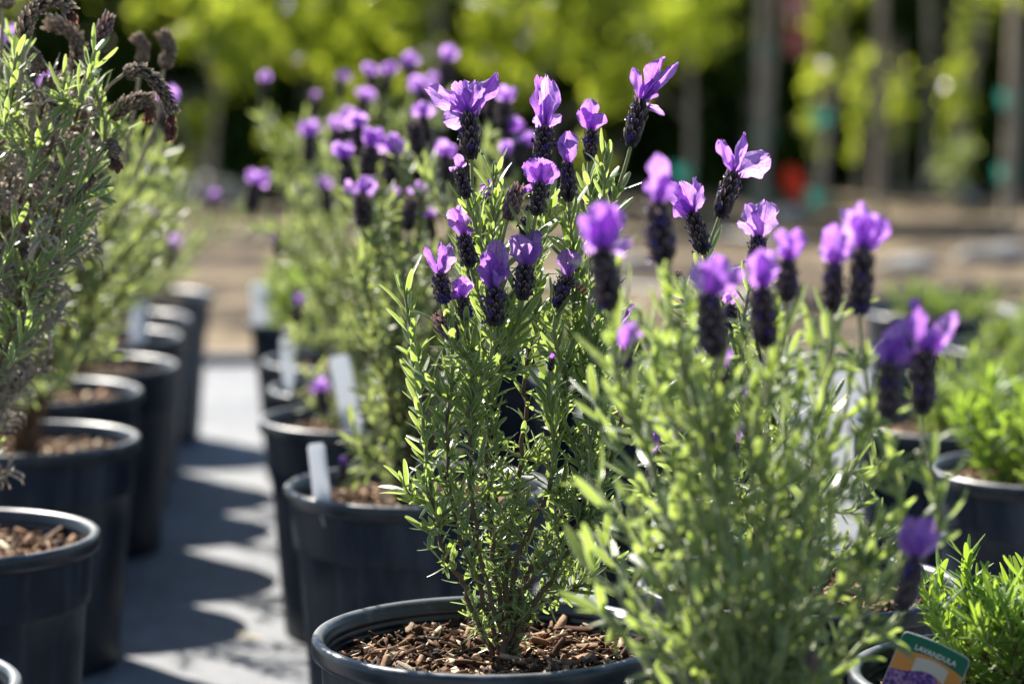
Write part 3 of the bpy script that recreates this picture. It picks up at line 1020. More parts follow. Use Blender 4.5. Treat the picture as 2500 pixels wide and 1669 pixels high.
# ================================================================== PLANTS
def mainpx(base, lists, dd=0.0):
    """lists: list of (D, [(px,py),...]) -> world polylines starting at base"""
    out = []
    for D, pts in lists:
        b = np.array(base) + np.array([R.uniform(-.008, .008), R.uniform(-.008, .008), -0.004])
        n = len(pts)
        Db = base[1]
        out.append([b] + [at(px, py, Db + (D - Db) * (i + 1) / n) for i, (px, py) in enumerate(pts)])
    return out
def fan(base, tips):
    """tips: (px,py,D): stems that rise steeply and then lean out to the tip"""
    out = []
    for px, py, D in tips:
        T = at(px, py, D)
        b = np.array(base) + np.array([R.uniform(-.012, .012), R.uniform(-.012, .012), -0.004])
        m = b + (T - b) * 0.45 + np.array([(b[0] - T[0]) * 0.12, (b[1] - T[1]) * 0.12, 0.01])
        out.append([b, m, T])
    return out
def fl(bx, by, tx, ty, D, width=None, petals=None, **k):
    return dict(bx=bx, by=by, tx=tx, ty=ty, D=D, width=width, petals=petals, **k)

# --- the sharp lavender
b = POTS['P1'].copy()
b[0] = at(1232, 1545, b[1])[0]
D1 = 1.945
R.seed(5)
focal_mains = mainpx(b, [
 (D1 - .01, [(1160, 1400), (1110, 1250), (1090, 1080), (1102, 935)]),
 (D1, [(1205, 1350), (1190, 1150), (1205, 930), (1205, 810)]),
 (D1 + .01, [(1260, 1380), (1340, 1180), (1375, 1000), (1402, 840)]),
 (D1 - .02, [(1330, 1430), (1430, 1280), (1490, 1120), (1530, 980)]),
 (D1 + .035, [(1240, 1350), (1270, 1100), (1290, 900), (1305, 700)]),
 (D1 - .03, [(1180, 1380), (1150, 1180), (1150, 1000), (1148, 850)]),
 (D1 - .01, [(1300, 1490), (1400, 1440), (1480, 1380)]),
 (D1 + .03, [(1290, 1400), (1400, 1200), (1450, 950), (1470, 640)]),
 (D1 - .03, [(1280, 1440), (1370, 1330), (1440, 1220)]),
 (D1 - .02, [(1150, 1470), (1080, 1340), (1050, 1200)]),
 (D1 + .05, [(1220, 1300), (1170, 1000), (1150, 750), (1140, 600)]),
])
focal_fl = [
 fl(1151, 391, 1143, 272, D1 + .01, 58, [(1045, 215, 46), (1086, 292, 52), (1128, 203, 58), (1162, 200, 52), (1205, 183, 40), (1172, 262, 26), (1100, 235, 40)], bare=.034, florets=14),
 fl(1321, 402, 1331, 307, D1 + .02, 58, [(1322, 196, 46), (1347, 204, 46), (1331, 191, 30), (1323, 362, 30), (1368, 283, 22), (1303, 285, 26)], bare=.02, florets=16),
 fl(1438, 395, 1445, 314, D1 + .03, 41, [(1443, 246, 40), (1418, 270, 32), (1467, 278, 38)], bare=.012),
 fl(1539, 360, 1566, 242, D1 + .01, 54, [(1550, 170, 24), (1622, 150, 34), (1648, 158, 20), (1618, 280, 16), (1600, 200, 40)], bare=.036, florets=14),
 fl(1388, 494, 1386, 395, D1 + .01, 43, [(1384, 325, 44), (1407, 348, 16), (1368, 350, 18)], bare=.008),
 fl(1308, 528, 1321, 444, D1 - .02, 50, [(1288, 397, 46), (1318, 390, 46), (1354, 404, 48), (1275, 466, 16)], bare=.01, florets=16),
 fl(1141, 486, 1118, 408, D1 - .01, 38, [(1117, 378, 24), (1137, 398, 12), (1098, 413, 12)], bare=.006, florets=8),
 fl(1239, 536, 1267, 450, D1 - .02, 46, None, bud=True, bare=.03, florets=0),
 fl(1149, 653, 1130, 570, D1 - .01, 46, [(1104, 514, 36), (1130, 503, 40), (1152, 560, 28)], bare=.016),
 fl(1088, 742, 1070, 666, D1 - .02, 48, [(1041, 607, 18), (1101, 604, 42), (1074, 596, 24)], bare=.012, florets=18),
 fl(1136, 780, 1128, 724, D1 - .03, 38, [(1111, 688, 32), (1128, 677, 34), (1148, 690, 30), (1103, 716, 20)], bare=.006, florets=14),
 fl(1208, 797, 1205, 700, D1 - .04, 63, [(1212, 594, 52), (1190, 622, 48), (1230, 645, 38), (1196, 662, 50)], bare=.004, florets=20),
 fl(1276, 734, 1283, 645, D1 - .03, 52, [(1261, 570, 50), (1296, 558, 62), (1310, 600, 36)], bare=.006, florets=14),
 fl(1360, 754, 1386, 672, D1 - .02, 52, [(1384, 611, 42), (1409, 614, 28)], bare=.006, florets=18),
 fl(1115, 830, 1064, 766, D1 - .03, 48, None, bud=True, bare=.05, florets=0),
 fl(1343, 906, 1348, 874, D1 - .03, 20, [(1350, 862, 14)], bare=.004, florets=0),
 fl(1187, 520, 1189, 480, D1 + .03, 34, [(1192, 440, 36), (1180, 455, 26)], bare=.01, florets=4),
 fl(1285, 590, 1276, 530, D1 + .02, 34, None, bare=.01, florets=14),
]
focal_tips = []
extra_tips = [(985, 690), (1012, 880), (1205, 400), (1345, 505), (1478, 372), (1440, 470), (1412, 640), (1460, 790), (1432, 700), (1340, 930), (1395, 580)]
for (x, y) in extra_tips:
    j = min(range(len(focal_mains)), key=lambda q: abs(at(x, y, D1)[0] - focal_mains[q][-1][0]) + max(0, focal_mains[q][-1][2] - at(x, y, D1)[2]) * 2)
    s = focal_mains[j][-1]
    T = at(x, y, D1 + R.uniform(.0, .04))
    focal_tips.append([s, s + (T - s) * 0.5 + np.array([0, 0, .006]), T])
lavender('lavender_plant', 'sharply focused lavender with a bee on one of its purple flower spikes', 'plant', b, focal_mains, focal_fl,
         shoots=14, leafL=.027, leafW=.0054, gap=.0092, nparts=300, group='flowering lavender plants', seed=21, thick=.0025, low=.14, axil=2, lowL=.55, smax=24, shootlen=(.008, .03), tips=focal_tips, mang=(58, 105, 22, 60), lpow=2.2)

# --- lavender in the pot behind the foreground bush
b = POTS['R1'].copy()
D2 = 2.06
R.seed(6)
m = fan(b, [(1660, 720, D2), (1720, 760, D2 - .02), (1760, 720, D2), (1840, 780, D2), (1520, 950, D2 - .02), (1600, 1100, D2), (1700, 900, D2 + .05),
            (1820, 1050, D2 - .03), (1900, 900, D2), (2000, 1000, D2 + .03), (2150, 1300, D2), (1560, 1000, D2), (2080, 1150, D2 + .05), (1980, 1200, D2 - .05)])
f2 = [
 fl(1720, 622, 1688, 517, D2 - .05, 52, [(1630, 452, 40), (1664, 447, 44), (1712, 456, 34), (1650, 500, 44), (1693, 440, 10)], bare=.02, florets=16),
 fl(1755, 533, 1794, 418, D2 - .04, 56, [(1758, 348, 30), (1813, 331, 24), (1874, 383, 60), (1790, 380, 20)], bare=.03, florets=14),
 fl(1838, 660, 1855, 574, D2 - .03, 52, [(1803, 540, 22), (1832, 498, 40), (1878, 492, 66)], bare=.01),
 fl(1665, 700, 1655, 660, D2 - .05, 26, None, bud=True, bare=.02, florets=0),
 fl(1785, 800, 1778, 742, D2 - .02, 44, [(1790, 700, 36), (1770, 712, 24)], bare=.01),
 fl(1520, 840, 1512, 790, D2 - .05, 30, [(1507, 741, 22), (1541, 744, 12)], bare=.01, florets=4),
 fl(1815, 1045, 1822, 990, D2 - .02, 30, [(1823, 924, 30)], bare=.01, florets=8),
 fl(1785, 1125, 1800, 1078, D2 - .04, 30, [(1809, 1022, 28)], bare=.01, florets=8),
 fl(1585, 1165, 1592, 1120, D2 - .05, 28, [(1606, 1050, 20), (1590, 1085, 18)], bare=.01, florets=6),
 fl(2152, 1410, 2148, 1320, D2, 52, None, bare=.01, florets=14),
]
lavender('lavender_plant', 'lavender bush whose crisp flowers rise just behind the blurred foreground bush', 'plant', b, m, f2,
         shoots=3, leafL=.029, leafW=.0054, gap=.0115, axil=1, nparts=200, group='flowering lavender plants', seed=22)

# --- blurred foreground lavender
b = POTS['G'].copy()
D0 = 1.60
R.seed(8)
tips = [(1490, 860), (1568, 820), (1628, 750), (1690, 920), (1750, 960), (1872, 930), (1928, 820), (2036, 840), (2100, 840), (1560, 760), (1985, 840), (1660, 790), (1820, 890), (1440, 950), (2140, 1000), (2165, 1270),
        (2235, 1350), (2000, 1100), (1800, 1150), (1500, 1220), (1425, 1160), (1650, 1200), (2130, 1340), (2050, 1300), (1440, 1380),
        (1600, 1400), (1850, 1350), (1950, 1480), (1480, 1500), (1720, 1480), (2040, 1570), (1900, 1180),
        (1450, 1300), (2190, 1500), (1680, 1340)]
m = fan(b, [(x, y, D0 + R.uniform(-.05, .10)) for x, y in tips])
f0 = [
 fl(1488, 762, 1468, 604, D0 - .06, 80, [(1432, 530, 52), (1468, 500, 62), (1508, 513, 52), (1537, 586, 36), (1438, 585, 52)], florets=20, bare=.02),
 fl(1622, 653, 1604, 490, D0 - 0.050, 80, [(1600, 384, 52), (1627, 430, 48), (1588, 440, 42)], florets=26, bare=.015),
 fl(1744, 875, 1733, 712, D0 - 0.070, 86, [(1712, 640, 62), (1762, 634, 64), (1803, 660, 46)], florets=16, bare=.012),
 fl(1871, 853, 1857, 699, D0 - 0.050, 78, [(1843, 614, 58), (1878, 614, 58), (1860, 650, 62)], florets=22, bare=.01),
 fl(1921, 740, 1921, 633, D0 - 0.035, 64, [(1903, 563, 42), (1953, 568, 42), (1925, 600, 48)], florets=14, bare=.012),
 fl(2032, 762, 2034, 640, D0 - 0.040, 62, [(2042, 553, 52), (2022, 590, 46), (2076, 590, 36)], florets=14, bare=.015),
 fl(2100, 769, 2106, 604, D0 - 0.050, 74, [(2073, 518, 52), (2105, 498, 52), (2142, 530, 56), (2168, 548, 42), (2120, 560, 60)], florets=12, bare=.02),
 fl(2170, 1025, 2170, 884, D0 - 0.080, 72, [(2192, 788, 52), (2163, 828, 54), (2217, 828, 38), (2237, 860, 32)], florets=12, bare=.02),
 fl(2251, 1016, 2256, 853, D0 - 0.080, 76, [(2240, 738, 52), (2333, 773, 46), (2262, 798, 66), (2214, 774, 22), (2290, 830, 50)], florets=12, bare=.02),
 fl(2201, 1498, 2238, 1357, D0 - 0.090, 66, [(2225, 1263, 48), (2262, 1270, 48), (2293, 1300, 38), (2208, 1296, 42)], florets=10, bare=.03),
 fl(1530, 900, 1532, 850, D0 - 0.045, 46, [(1546, 788, 48), (1520, 800, 32)], florets=6, bare=.01),
 fl(1765, 935, 1765, 895, D0 - 0.045, 42, [(1765, 848, 38)], florets=4, bare=.01),
 fl(1985, 1640, 1979, 1585, D0 - 0.075, 36, None, bud=True, florets=0, bare=.01),
]
lavender('lavender_plant', 'large blurred foreground lavender bush with a row of purple topped dark spikes', 'plant', b, m, f0,
         mang=(40, 70, 12, 38), shoots=3, leafL=.033, leafW=.006, gap=.0185, nparts=300, group='flowering lavender plants', seed=23, thick=.0028, axil=1, lowL=.45, stemmat=M_STEM, leafmat=M_LEAF_GREY)

# --- lavender row behind
def blobs(lst, sz=40, ln=74):
    out = []
    for it in lst:
        x, y, D = it[:3]
        k = it[3] if len(it) > 3 else 1.0
        s = 2.56 / D * k
        tl = R.uniform(-14, 14)
        dark = len(it) > 4
        out.append(fl(x + tl, y + (ln * 1.2 if not dark else ln * .6) * s, x, y + (18 if not dark else -ln * .5) * s, D, 44 * s, None, auto=None if dark else sz * s, florets=0, bare=.02))
    return out
R.seed(31)
b = POTS['P2'].copy()
b[0] = at(985, 1210, b[1])[0]
m = fan(b, [(x, y, 2.57 + R.uniform(-.08, .08)) for x, y in [(880, 640), (925, 600), (985, 640), (1045, 640), (1100, 600), (950, 800), (885, 800), (1140, 640), (1190, 560),
            (915, 960), (1020, 900), (1090, 850), (960, 500), (1030, 480), (900, 720), (1000, 760), (870, 1080), (940, 900), (1060, 760), (1240, 500), (1220, 760)]])
lavender('lavender_plant', 'tall blurred lavender with many pale purple blooms in the pot with a white label', 'plant', b, m,
         blobs([(883, 446, 2.52, 1.25), (905, 335, 2.6, 1.2), (958, 350, 2.6, 1.2), (841, 367, 2.6, 1.1), (872, 290, 2.66, 1.1), (1008, 332, 2.5, 1, 1), (1004, 520, 2.5, 1, 1), (1022, 455, 2.6, .8),
                (1046, 516, 2.62, .8), (960, 465, 2.66, .6), (1086, 362, 2.62, 1), (1235, 362, 2.66, .9), (1240, 300, 2.7, 1.1), (1277, 332, 2.7, .9), (1030, 265, 2.7, 1), (1235, 228, 2.7, 1.1), (1200, 215, 2.75, .9), (838, 1122, 2.53, .6)]),
         shoots=4, leafL=.028, leafW=.005, gap=.011, group='flowering lavender plants', seed=33, leafmat=M_LEAF_FAR, axil=1)
R.seed(32)
b = POTS['P3'].copy()
m = fan(b, [(x, y, 3.05 + R.uniform(-.08, .1)) for x, y in [(775, 985), (800, 960), (750, 985), (820, 930), (840, 800), (870, 700)]])
lavender('lavender_plant', 'blurred lavender bush in the row, the one with a low bloom by the slanted label', 'plant', b, m,
         blobs([(782, 938, 2.98, 1.0)]),
         shoots=4, leafL=.028, leafW=.005, gap=.012, group='flowering lavender plants', seed=34, leafmat=M_LEAF_FAR, axil=1)
for key, lab, tips, bl, sd in (
    ('P4', 'blurred lavender bush with leaning purple bloom, third behind the sharp lavender', [(680, 560), (720, 480), (760, 420), (700, 700), (820, 380), (740, 620), (860, 330), (690, 780), (900, 330), (960, 300), (1000, 350), (880, 450), (820, 560), (760, 700)], [(622, 428, 3.25, 1.3), (676, 572, 3.3, .8), (756, 312, 3.2, 1.25), (796, 445, 3.25, 1.05), (851, 276, 3.3, 1.1), (820, 300, 3.3, 1.05), (889, 225, 3.3, 1), (952, 165, 3.3, .9), (905, 168, 3.35, .95), (1000, 142, 3.3, 1), (1032, 200, 3.25, 1.3), (1086, 128, 3.25, 1.2), (724, 730, 3.2, .85), (1060, 190, 3.3, 1)], 41),
    ('P5', 'blurred lavender bush, fourth behind the sharp lavender in the row', [(660, 560), (700, 450), (740, 380), (680, 660), (780, 330), (720, 560), (640, 300)], [(830, 180, 3.6, .9), (770, 230, 3.6, .7), (648, 185, 3.6, .75)], 42)):
    R.seed(sd)
    b = POTS[key].copy()
    m = fan(b, [(x, y, b[1] + R.uniform(-.08, .08)) for x, y in tips])
    lavender('lavender_plant', lab, 'plant', b, m, blobs(bl), shoots=4, leafL=.028, leafW=.005, gap=.013, group='flowering lavender plants', seed=sd, leafmat=M_LEAF_FAR, axil=1)
def bush(key, lab, n, h, spread, sd, mat, leafL=.028, leafW=.0038, gap=.009, nparts=0, cat='plant', shoots=3, group='leafy green bushes in pots', name='green_bush', off=(0, 0), axil=1, low=.05):
    R.seed(sd)
    b = POTS[key].copy() + np.array([off[0], off[1], 0])
    ms = []
    for i in range(n):
        a = R.uniform(0, 6.28); r = spread * math.sqrt(R.random())
        T = b + np.array([r * math.cos(a), r * math.sin(a), h * R.uniform(.65, 1.0) * (1 - .35 * (r / max(spread, 1e-3)) ** 2)])
        p0 = b + np.array([r * .4 * math.cos(a), r * .4 * math.sin(a), -.003])
        ms.append([p0, p0 + (T - p0) * .5 + np.array([r * .25 * math.cos(a), r * .25 * math.sin(a), 0]), T])
    lavender(name, lab, cat, b, ms, (), shoots=shoots, leafL=leafL, leafW=leafW, gap=gap, nparts=nparts, group=group, seed=sd, leafmat=mat, axil=axil, low=low, thick=.0018, shootlen=(.02, .05), lowL=.8)
bush('R0', 'bright green needle leaved bush beside the printed picture label', 64, .078, .12, 51, M_LEAF_BRIGHT, leafL=.026, leafW=.0042, gap=.0075, nparts=260, shoots=2, off=(.05, .05))
bush('R2', 'upright yellow green bush in the pot with the sunlit left side', 34, .125, .085, 52, M_LEAF_BRIGHT, leafL=.03, leafW=.005)
bush('R3', 'green bush right behind the pot with the sunlit left side', 16, .08, .07, 53, M_LEAF_MID)
bush('R4', 'green bush in the third pot back of the green bush row', 16, .07, .07, 54, M_LEAF_MID)
bush('R5', 'green bush in the fourth pot back of the green bush row', 16, .065, .07, 55, M_LEAF_MID)
bush('R6', 'low green bush at the far end of the green bush row', 14, .05, .07, 56, M_LEAF_MID)
bush('R7', 'low green bush beside the far end of the green bush row', 14, .05, .07, 57, M_LEAF_MID)
bush('M0', 'short green bush in the farther pot half hidden behind the sharp lavender', 22, .10, .10, 58, M_LEAF_MID)
bush('M2', 'short green bush in the pot hidden far behind the sharp lavender stems', 16, .08, .08, 69, M_LEAF_MID)
bush('M1', 'short green bush in the nearer pot half hidden behind the sharp lavender', 14, .08, .08, 59, M_LEAF_MID, off=(.03, .02))
bush('P6', 'short grassy green plant in the farthest pot of the lavender row', 24, .13, .09, 60, M_LEAF_BRIGHT, leafL=.04)

# --- withered lavender and its greener neighbour
def dry_head(plant, pinv, pts, D, width, petal_end=None, rows=14, pw=30, mat=None):
    """drooping dry spike along pixel polyline"""
    P = spline([at(x, y, D) for x, y in pts], 14)
    px = D / F
    r = width * px * 0.44
    parts, tint = [], []
    prof = np.array([0.35] + [0.8] * 11 + [0.6, 0.3]) * r * 0.9
    V, f = tube(P, prof, 8)
    parts.append((V, f)); tint += [0.1] * len(V)
    T = np.gradient(P, axis=0)
    for i in range(rows):
        s = (i + .3) / rows * 13
        k = min(12, int(s))
        p = P[k] + (s - k) * (P[k + 1] - P[k]); t = unit(T[k])
        a = perp(t); bb = np.cross(t, a)
        for j in range(8):
            ph = 2 * math.pi * (j + .5 * (i % 2)) / 8 + R.uniform(-.2, .2)
            o = a * math.cos(ph) + bb * math.sin(ph); sd_ = np.cross(t, o)
            hl = r * R.uniform(.7, 1.1); ww = r * R.uniform(.28, .42); ou = r * R.uniform(.2, .6)
            q = []
            for vv, w_, oo in ((0, .6, 0), (.45, 1, .6), (1.0, .15, 1.0)):
                for u in (-1, 0, 1):
                    q.append(p + o * (r * .62 + ou * oo + (r * .12 if u == 0 else 0)) + t * hl * vv + sd_ * u * w_ * ww)
                    tint.append((.3 if vv == 0 else .55 if vv < .5 else 1.0) + (.1 if u else -.1))
            parts.append((np.array(q), grid_faces(3, 3)))
    V, f = join(parts)
    base = -np.array(pinv.translation)
    sp = child('dry_flower_spike', mesh('dry_flower_spike', V - base, f, [mat or M_SPIKE_DRY], None, tint), plant, Matrix.Identity(4))
    sinv = pinv
    if petal_end is not None:
        o = P[-1] - unit(T[-1]) * r * .4
        for k in range(5):
            Tt = at(petal_end[0] + R.uniform(-.35, .35) * pw, petal_end[1] + R.uniform(-14, 6), D + R.uniform(-.006, .006))
            d = Tt - o; pl = np.linalg.norm(d) * 1.1; du = unit(d)
            side = unit(np.cross(du, VIEW)); nn = np.cross(side, du)
            y = R.uniform(-.9, .9); s2 = side * math.cos(y) + nn * math.sin(y); n2 = np.cross(s2, du)
            child('petal', R.choice(PETALS_DRY), sp, sinv, mat4(np.stack([s2 * pw * .62 * px, du * pl, n2 * pl * .8], 1), o))
    return P[0], unit(P[1] - P[0])
def dry_stalk(plant, base, pts, D, r0=.0017, r1=.0014, mat=None):
    stem_part(plant, base, spline([at(x, y, D) for x, y in pts], 14), r0, r1, mat or M_STEM_PALE)
b = POTS['L1'].copy()
R.seed(61)
DD = 2.10
tips = [(30, 420), (100, 310), (185, 300), (225, 420), (150, 480), (60, 600), (20, 220), (130, 170), (250, 360), (-50, 300), (85, 690), (10, 800), (60, 880), (205, 520), (-40, 150), (50, 120),
        (170, 400), (110, 560), (0, 500), (200, 240), (140, 640), (-60, 600), (-80, 450), (40, 330), (90, 230), (230, 310), (20, 700), (160, 250)]
m = fan(b, [(x, y, DD + R.uniform(-.06, .12)) for x, y in tips])
plant = lavender('lavender_plant', 'withered grey lavender with drooping brown flower heads and a few green shoots', 'plant', b, m, [
    fl(233, 119, 270, 34, DD, 40, None, bud=True, florets=0, bare=.02)],
    shoots=6, leafL=.027, leafW=.0036, gap=.0085, nparts=160, smin=12, seed=62, dryfrac=.80, low=.5, axil=1, stemmat=M_WOOD, thick=.0028)
pinv = tinv(b)
R.seed(63)
for pts, w, pe, stalk, dd in (
    ([(302, 182), (335, 172), (372, 192), (402, 230), (420, 272)], 42, (415, 338), [(160, 420), (237, 268), (262, 215), (302, 182)], 0),
    ([(268, 287), (300, 262), (335, 248), (368, 244)], 46, (368, 298), [(200, 460), (245, 345), (255, 310), (268, 287)], .02),
    ([(57, 98), (66, 52), (98, 16), (140, 2), (168, 24)], 48, (176, 52), [(40, 300), (50, 200), (54, 140), (57, 98)], -.02),
    ([(176, 186), (190, 130), (182, 92), (150, 66), (118, 56)], 44, None, [(150, 330), (165, 250), (176, 186)], .12),
    ([(400, 168), (412, 120), (398, 84)], 40, None, [(330, 420), (380, 300), (400, 168)], .22),
    ([(344, 155), (350, 118), (334, 92)], 34, None, [(300, 400), (330, 260), (344, 155)], .22),
    ([(255, 345), (270, 358), (278, 372)], 42, (284, 412), [(200, 470), (232, 390), (255, 345)], -.01),
    ([(226, 425), (198, 462), (170, 500)], 36, None, [(150, 600), (160, 540), (170, 500)], -.01),
    ([(70, 118), (84, 140), (98, 165)], 34, (108, 180), [(40, 260), (52, 160), (70, 118)], .03),
    ([(112, 186), (124, 212), (128, 236)], 30, (132, 250), [(70, 330), (95, 230), (112, 186)], .02),
    ([(8, 20), (14, 0), (22, -30)], 46, None, [(0, 200), (4, 100), (8, 20)], .05),
    ([(196, 262), (202, 290), (192, 312)], 30, (190, 322), [(150, 400), (180, 300), (196, 262)], .02)):
    dry_head(plant, pinv, pts, DD + dd, w, pe)
    dry_stalk(plant, b, stalk, DD + dd)
# green shoots on it
GV = Leaves(0, M_LEAF)
for pts in ([(150, 330), (190, 250), (222, 170), (232, 120)], [(150, 560), (190, 500), (240, 470)], [(60, 460), (90, 380), (110, 300)], [(10, 330), (30, 200), (40, 130)], [(20, 900), (60, 820), (90, 740)],
            [(150, 640), (190, 570), (215, 500)], [(180, 480), (210, 420), (230, 360)], [(-10, 700), (20, 620), (40, 540)], [(60, 700), (110, 640), (140, 580)], [(100, 500), (150, 440), (170, 370)]):
    P = spline([at(x, y, DD - .03) for x, y in pts], 12)
    stem_part(plant, b, P, .0016, .0012, M_STEM)
    leafy(GV, P, .1, .98, .013, lambda s: .028, lambda s: .0052, ang=(20, 50), axil=1)
P = spline([at(x, y, DD - .02) for x, y in [(175, 520), (205, 495), (240, 482)]], 8)
for dx, dy in ((287, 482), (283, 492), (262, 470)):
    T = at(dx, dy, DD - .02); GV.add(P[-1], T - P[-1], np.array([0, -.6, .8]), np.linalg.norm(T - P[-1]), .006)
GV.build(plant, b, 120)

b = POTS['L2'].copy()
R.seed(64)
m = fan(b, [(x, y, 2.85 + R.uniform(-.12, .06)) for x, y in [(335, 400), (255, 560), (385, 380), (205, 640), (160, 700), (300, 720), (110, 800), (240, 420), (350, 560), (420, 330), (280, 640), (60, 760), (180, 860), (320, 480), (400, 500), (230, 780), (130, 600), (380, 620), (80, 930), (20, 880)]])
lavender('lavender_plant', 'loose silvery green lavender with bare lower stems behind the withered one', 'plant', b, m,
         blobs([(412, 225, 2.85, 1.1), (120, 190, 2.9, 1), (25, 80, 2.8, 1.1), (385, 330, 2.9, .6, 1)]), shoots=4, leafL=.027, leafW=.0052, gap=.013, group='flowering lavender plants', seed=65, leafmat=M_LEAF_FAR, low=.48, axil=1, nparts=60, smin=12)
for key, lab, tips, bl, sd in (
    ('L3', 'blurred lavender with one purple bloom, second behind the withered one across the aisle', [(300, 560), (360, 480), (250, 620), (330, 700), (200, 500), (400, 560), (280, 800)], [(372, 520, 3.2, .6)], 66),
    ('L5', 'pale grey green lavender leaning over the aisle above the pot with the pale label', [(420, 480), (440, 600), (380, 420), (400, 540)], [(415, 582, 3.8, 1.3)], 67),
    ('L4', 'blurred grey green lavender without blooms, third behind the withered one across the aisle', [(330, 520), (380, 600), (300, 440), (420, 660), (350, 700), (270, 560), (400, 480)], [], 166),
    ('L6', 'thin grey green lavender with one bloom, between the far pots across the aisle', [(430, 520), (470, 600), (400, 440), (500, 540), (450, 660)], [(520, 470, 4.1, .8)], 167),
    ('L7', 'far pale lavender leaning out from the last pot across the aisle', [(610, 490), (560, 560), (480, 640)], [], 68)):
    R.seed(sd)
    b = POTS[key].copy()
    m = fan(b, [(x, y, b[1] + R.uniform(-.08, .08)) for x, y in tips])
    lavender('lavender_plant', lab, 'plant', b, m, blobs(bl), shoots=3, leafL=.027, leafW=.005, gap=.014, group='flowering lavender plants', seed=sd, leafmat=M_LEAF_FAR, axil=1, low=.3)

# ------------------------------------------------------------------ bee
M_BEE = simple('bee_dark', (0.018, 0.012, 0.008), 0.5, 0.4, sheen=0.3)
M_FUZZ = simple('bee_fuzz', (0.16, 0.10, 0.045), 0.9, 0.1, 0.4, 900, 1.0, 1.0)
def bee_stripe():
    m, nt, out = newmat('bee_abdomen')
    tc = N(nt, 'ShaderNodeTexCoord')
    sp = N(nt, 'ShaderNodeSeparateXYZ')
    L(nt, tc.outputs['UV'], sp.inputs[0])
    fr = math_(nt, 'FRACT', math_(nt, 'MULTIPLY', sp.outputs[1], 4.6))
    r = ramp(nt, fr, [(0.0, (0.50, 0.24, 0.06)), (0.55, (0.40, 0.17, 0.04)), (0.62, (0.03, 0.015, 0.008)), (0.95, (0.03, 0.015, 0.008))])
    p = N(nt, 'ShaderNodeBsdfPrincipled', Roughness=0.45)
    L(nt, r.outputs[0], p.inputs['Base Color'])
    L(nt, p.outputs[0], out.inputs[0])
    return m
M_STRIPE = bee_stripe()
def wing_mat():
    m, nt, out = newmat('bee_wing')
    p = N(nt, 'ShaderNodeBsdfPrincipled', Roughness=0.2)
    p.inputs['Base Color'].default_value = (0.7, 0.65, 0.5, 1)
    t = N(nt, 'ShaderNodeBsdfTransparent')
    mx = N(nt, 'ShaderNodeMixShader')
    mx.inputs[0].default_value = 0.3
    L(nt, t.outputs[0], mx.inputs[1]); L(nt, p.outputs[0], mx.inputs[2]); L(nt, mx.outputs[0], out.inputs[0])
    return m
M_WING = wing_mat()
def blob(c, ax, ra, rb, mat, name, parent, base, ns=14, nr=9, taper=0.0):
    ax = unit(ax); a = perp(ax); bb = np.cross(ax, a)
    V, uv = [], []
    for i in range(nr):
        t = i / (nr - 1); z = -math.cos(math.pi * t); r = math.sin(math.pi * t) * (1 - taper * (z * .5 + .5)) + 0.001
        for j in range(ns):
            p = 2 * math.pi * j / ns
            V.append(c + ax * z * ra + (a * math.cos(p) + bb * math.sin(p)) * r * rb); uv.append((j / ns, t))
    return child(name, mesh(name, np.array(V) - base, grid_faces(nr, ns, True), [mat], uv), parent, Matrix.Identity(4))
def bee(hx, hy, tx, ty, ex, ey, D, label):
    H, T, E = at(hx, hy, D), at(tx, ty, D), at(ex, ey, D - .002)
    k = np.linalg.norm(E - H) / 0.0078
    e = empty('honey_bee', T); tag(e, label, 'bee')
    blob(H, T - H, .0019 * k, .0019 * k, M_BEE, 'head', e, T)
    blob(T, E - T, .0027 * k, .0024 * k, M_FUZZ, 'thorax', e, T)
    A = E + (E - T) * .15
    blob(A, E - T, .0044 * k, .0027 * k, M_STRIPE, 'abdomen', e, T, 16, 13, .35)
    up = unit(np.cross(E - T, [0, 1, 0])); ax = unit(E - T)
    if up[2] < 0:
        up = -up
    for s in (-1, 1):
        side = np.array([0, s, 0.0])
        d = unit(ax + side * .35 + up * .25); w = unit(np.cross(d, up)); q = []
        for v in np.linspace(0, 1, 6):
            ww = .0014 * math.sin(math.pi * min(1, v * .85 + .1)) * k
            q += [T + up * .002 * k + d * v * .0085 * k - w * ww, T + up * .002 * k + d * v * .0085 * k + w * ww + up * .0003]
        child('wing', mesh('wing', np.array(q) - T, grid_faces(6, 2), [M_WING]), e, Matrix.Identity(4))
        for j in range(3):
            p0 = T + ax * (j - 1) * .0013 * k - up * .0015 * k + side * .001
            p1 = p0 + side * .0022 * k - up * .0012 * k + ax * (j - 1) * .001
            p2 = p1 - up * .003 * k - unit(T - H) * -.0008 + ax * (j - 1.2) * .0012
            V, f = tube(np.array([p0, p1, p2]), [.0004 * k, .00035 * k, .0002 * k], 5)
            child('leg', mesh('leg', V - T, f, [M_BEE]), e, Matrix.Identity(4))
        V, f = tube(np.array([H, H - ax * .0015 * k + side * .001 + up * .001, H - ax * .0032 * k + side * .0016]), [.0002 * k] * 3, 5)
        child('antenna', mesh('antenna', V - T, f, [M_BEE]), e, Matrix.Identity(4))
bee(1397, 690, 1409, 694, 1421, 706, D1 - .028, 'honey bee clinging to the side of a dark lavender spike')

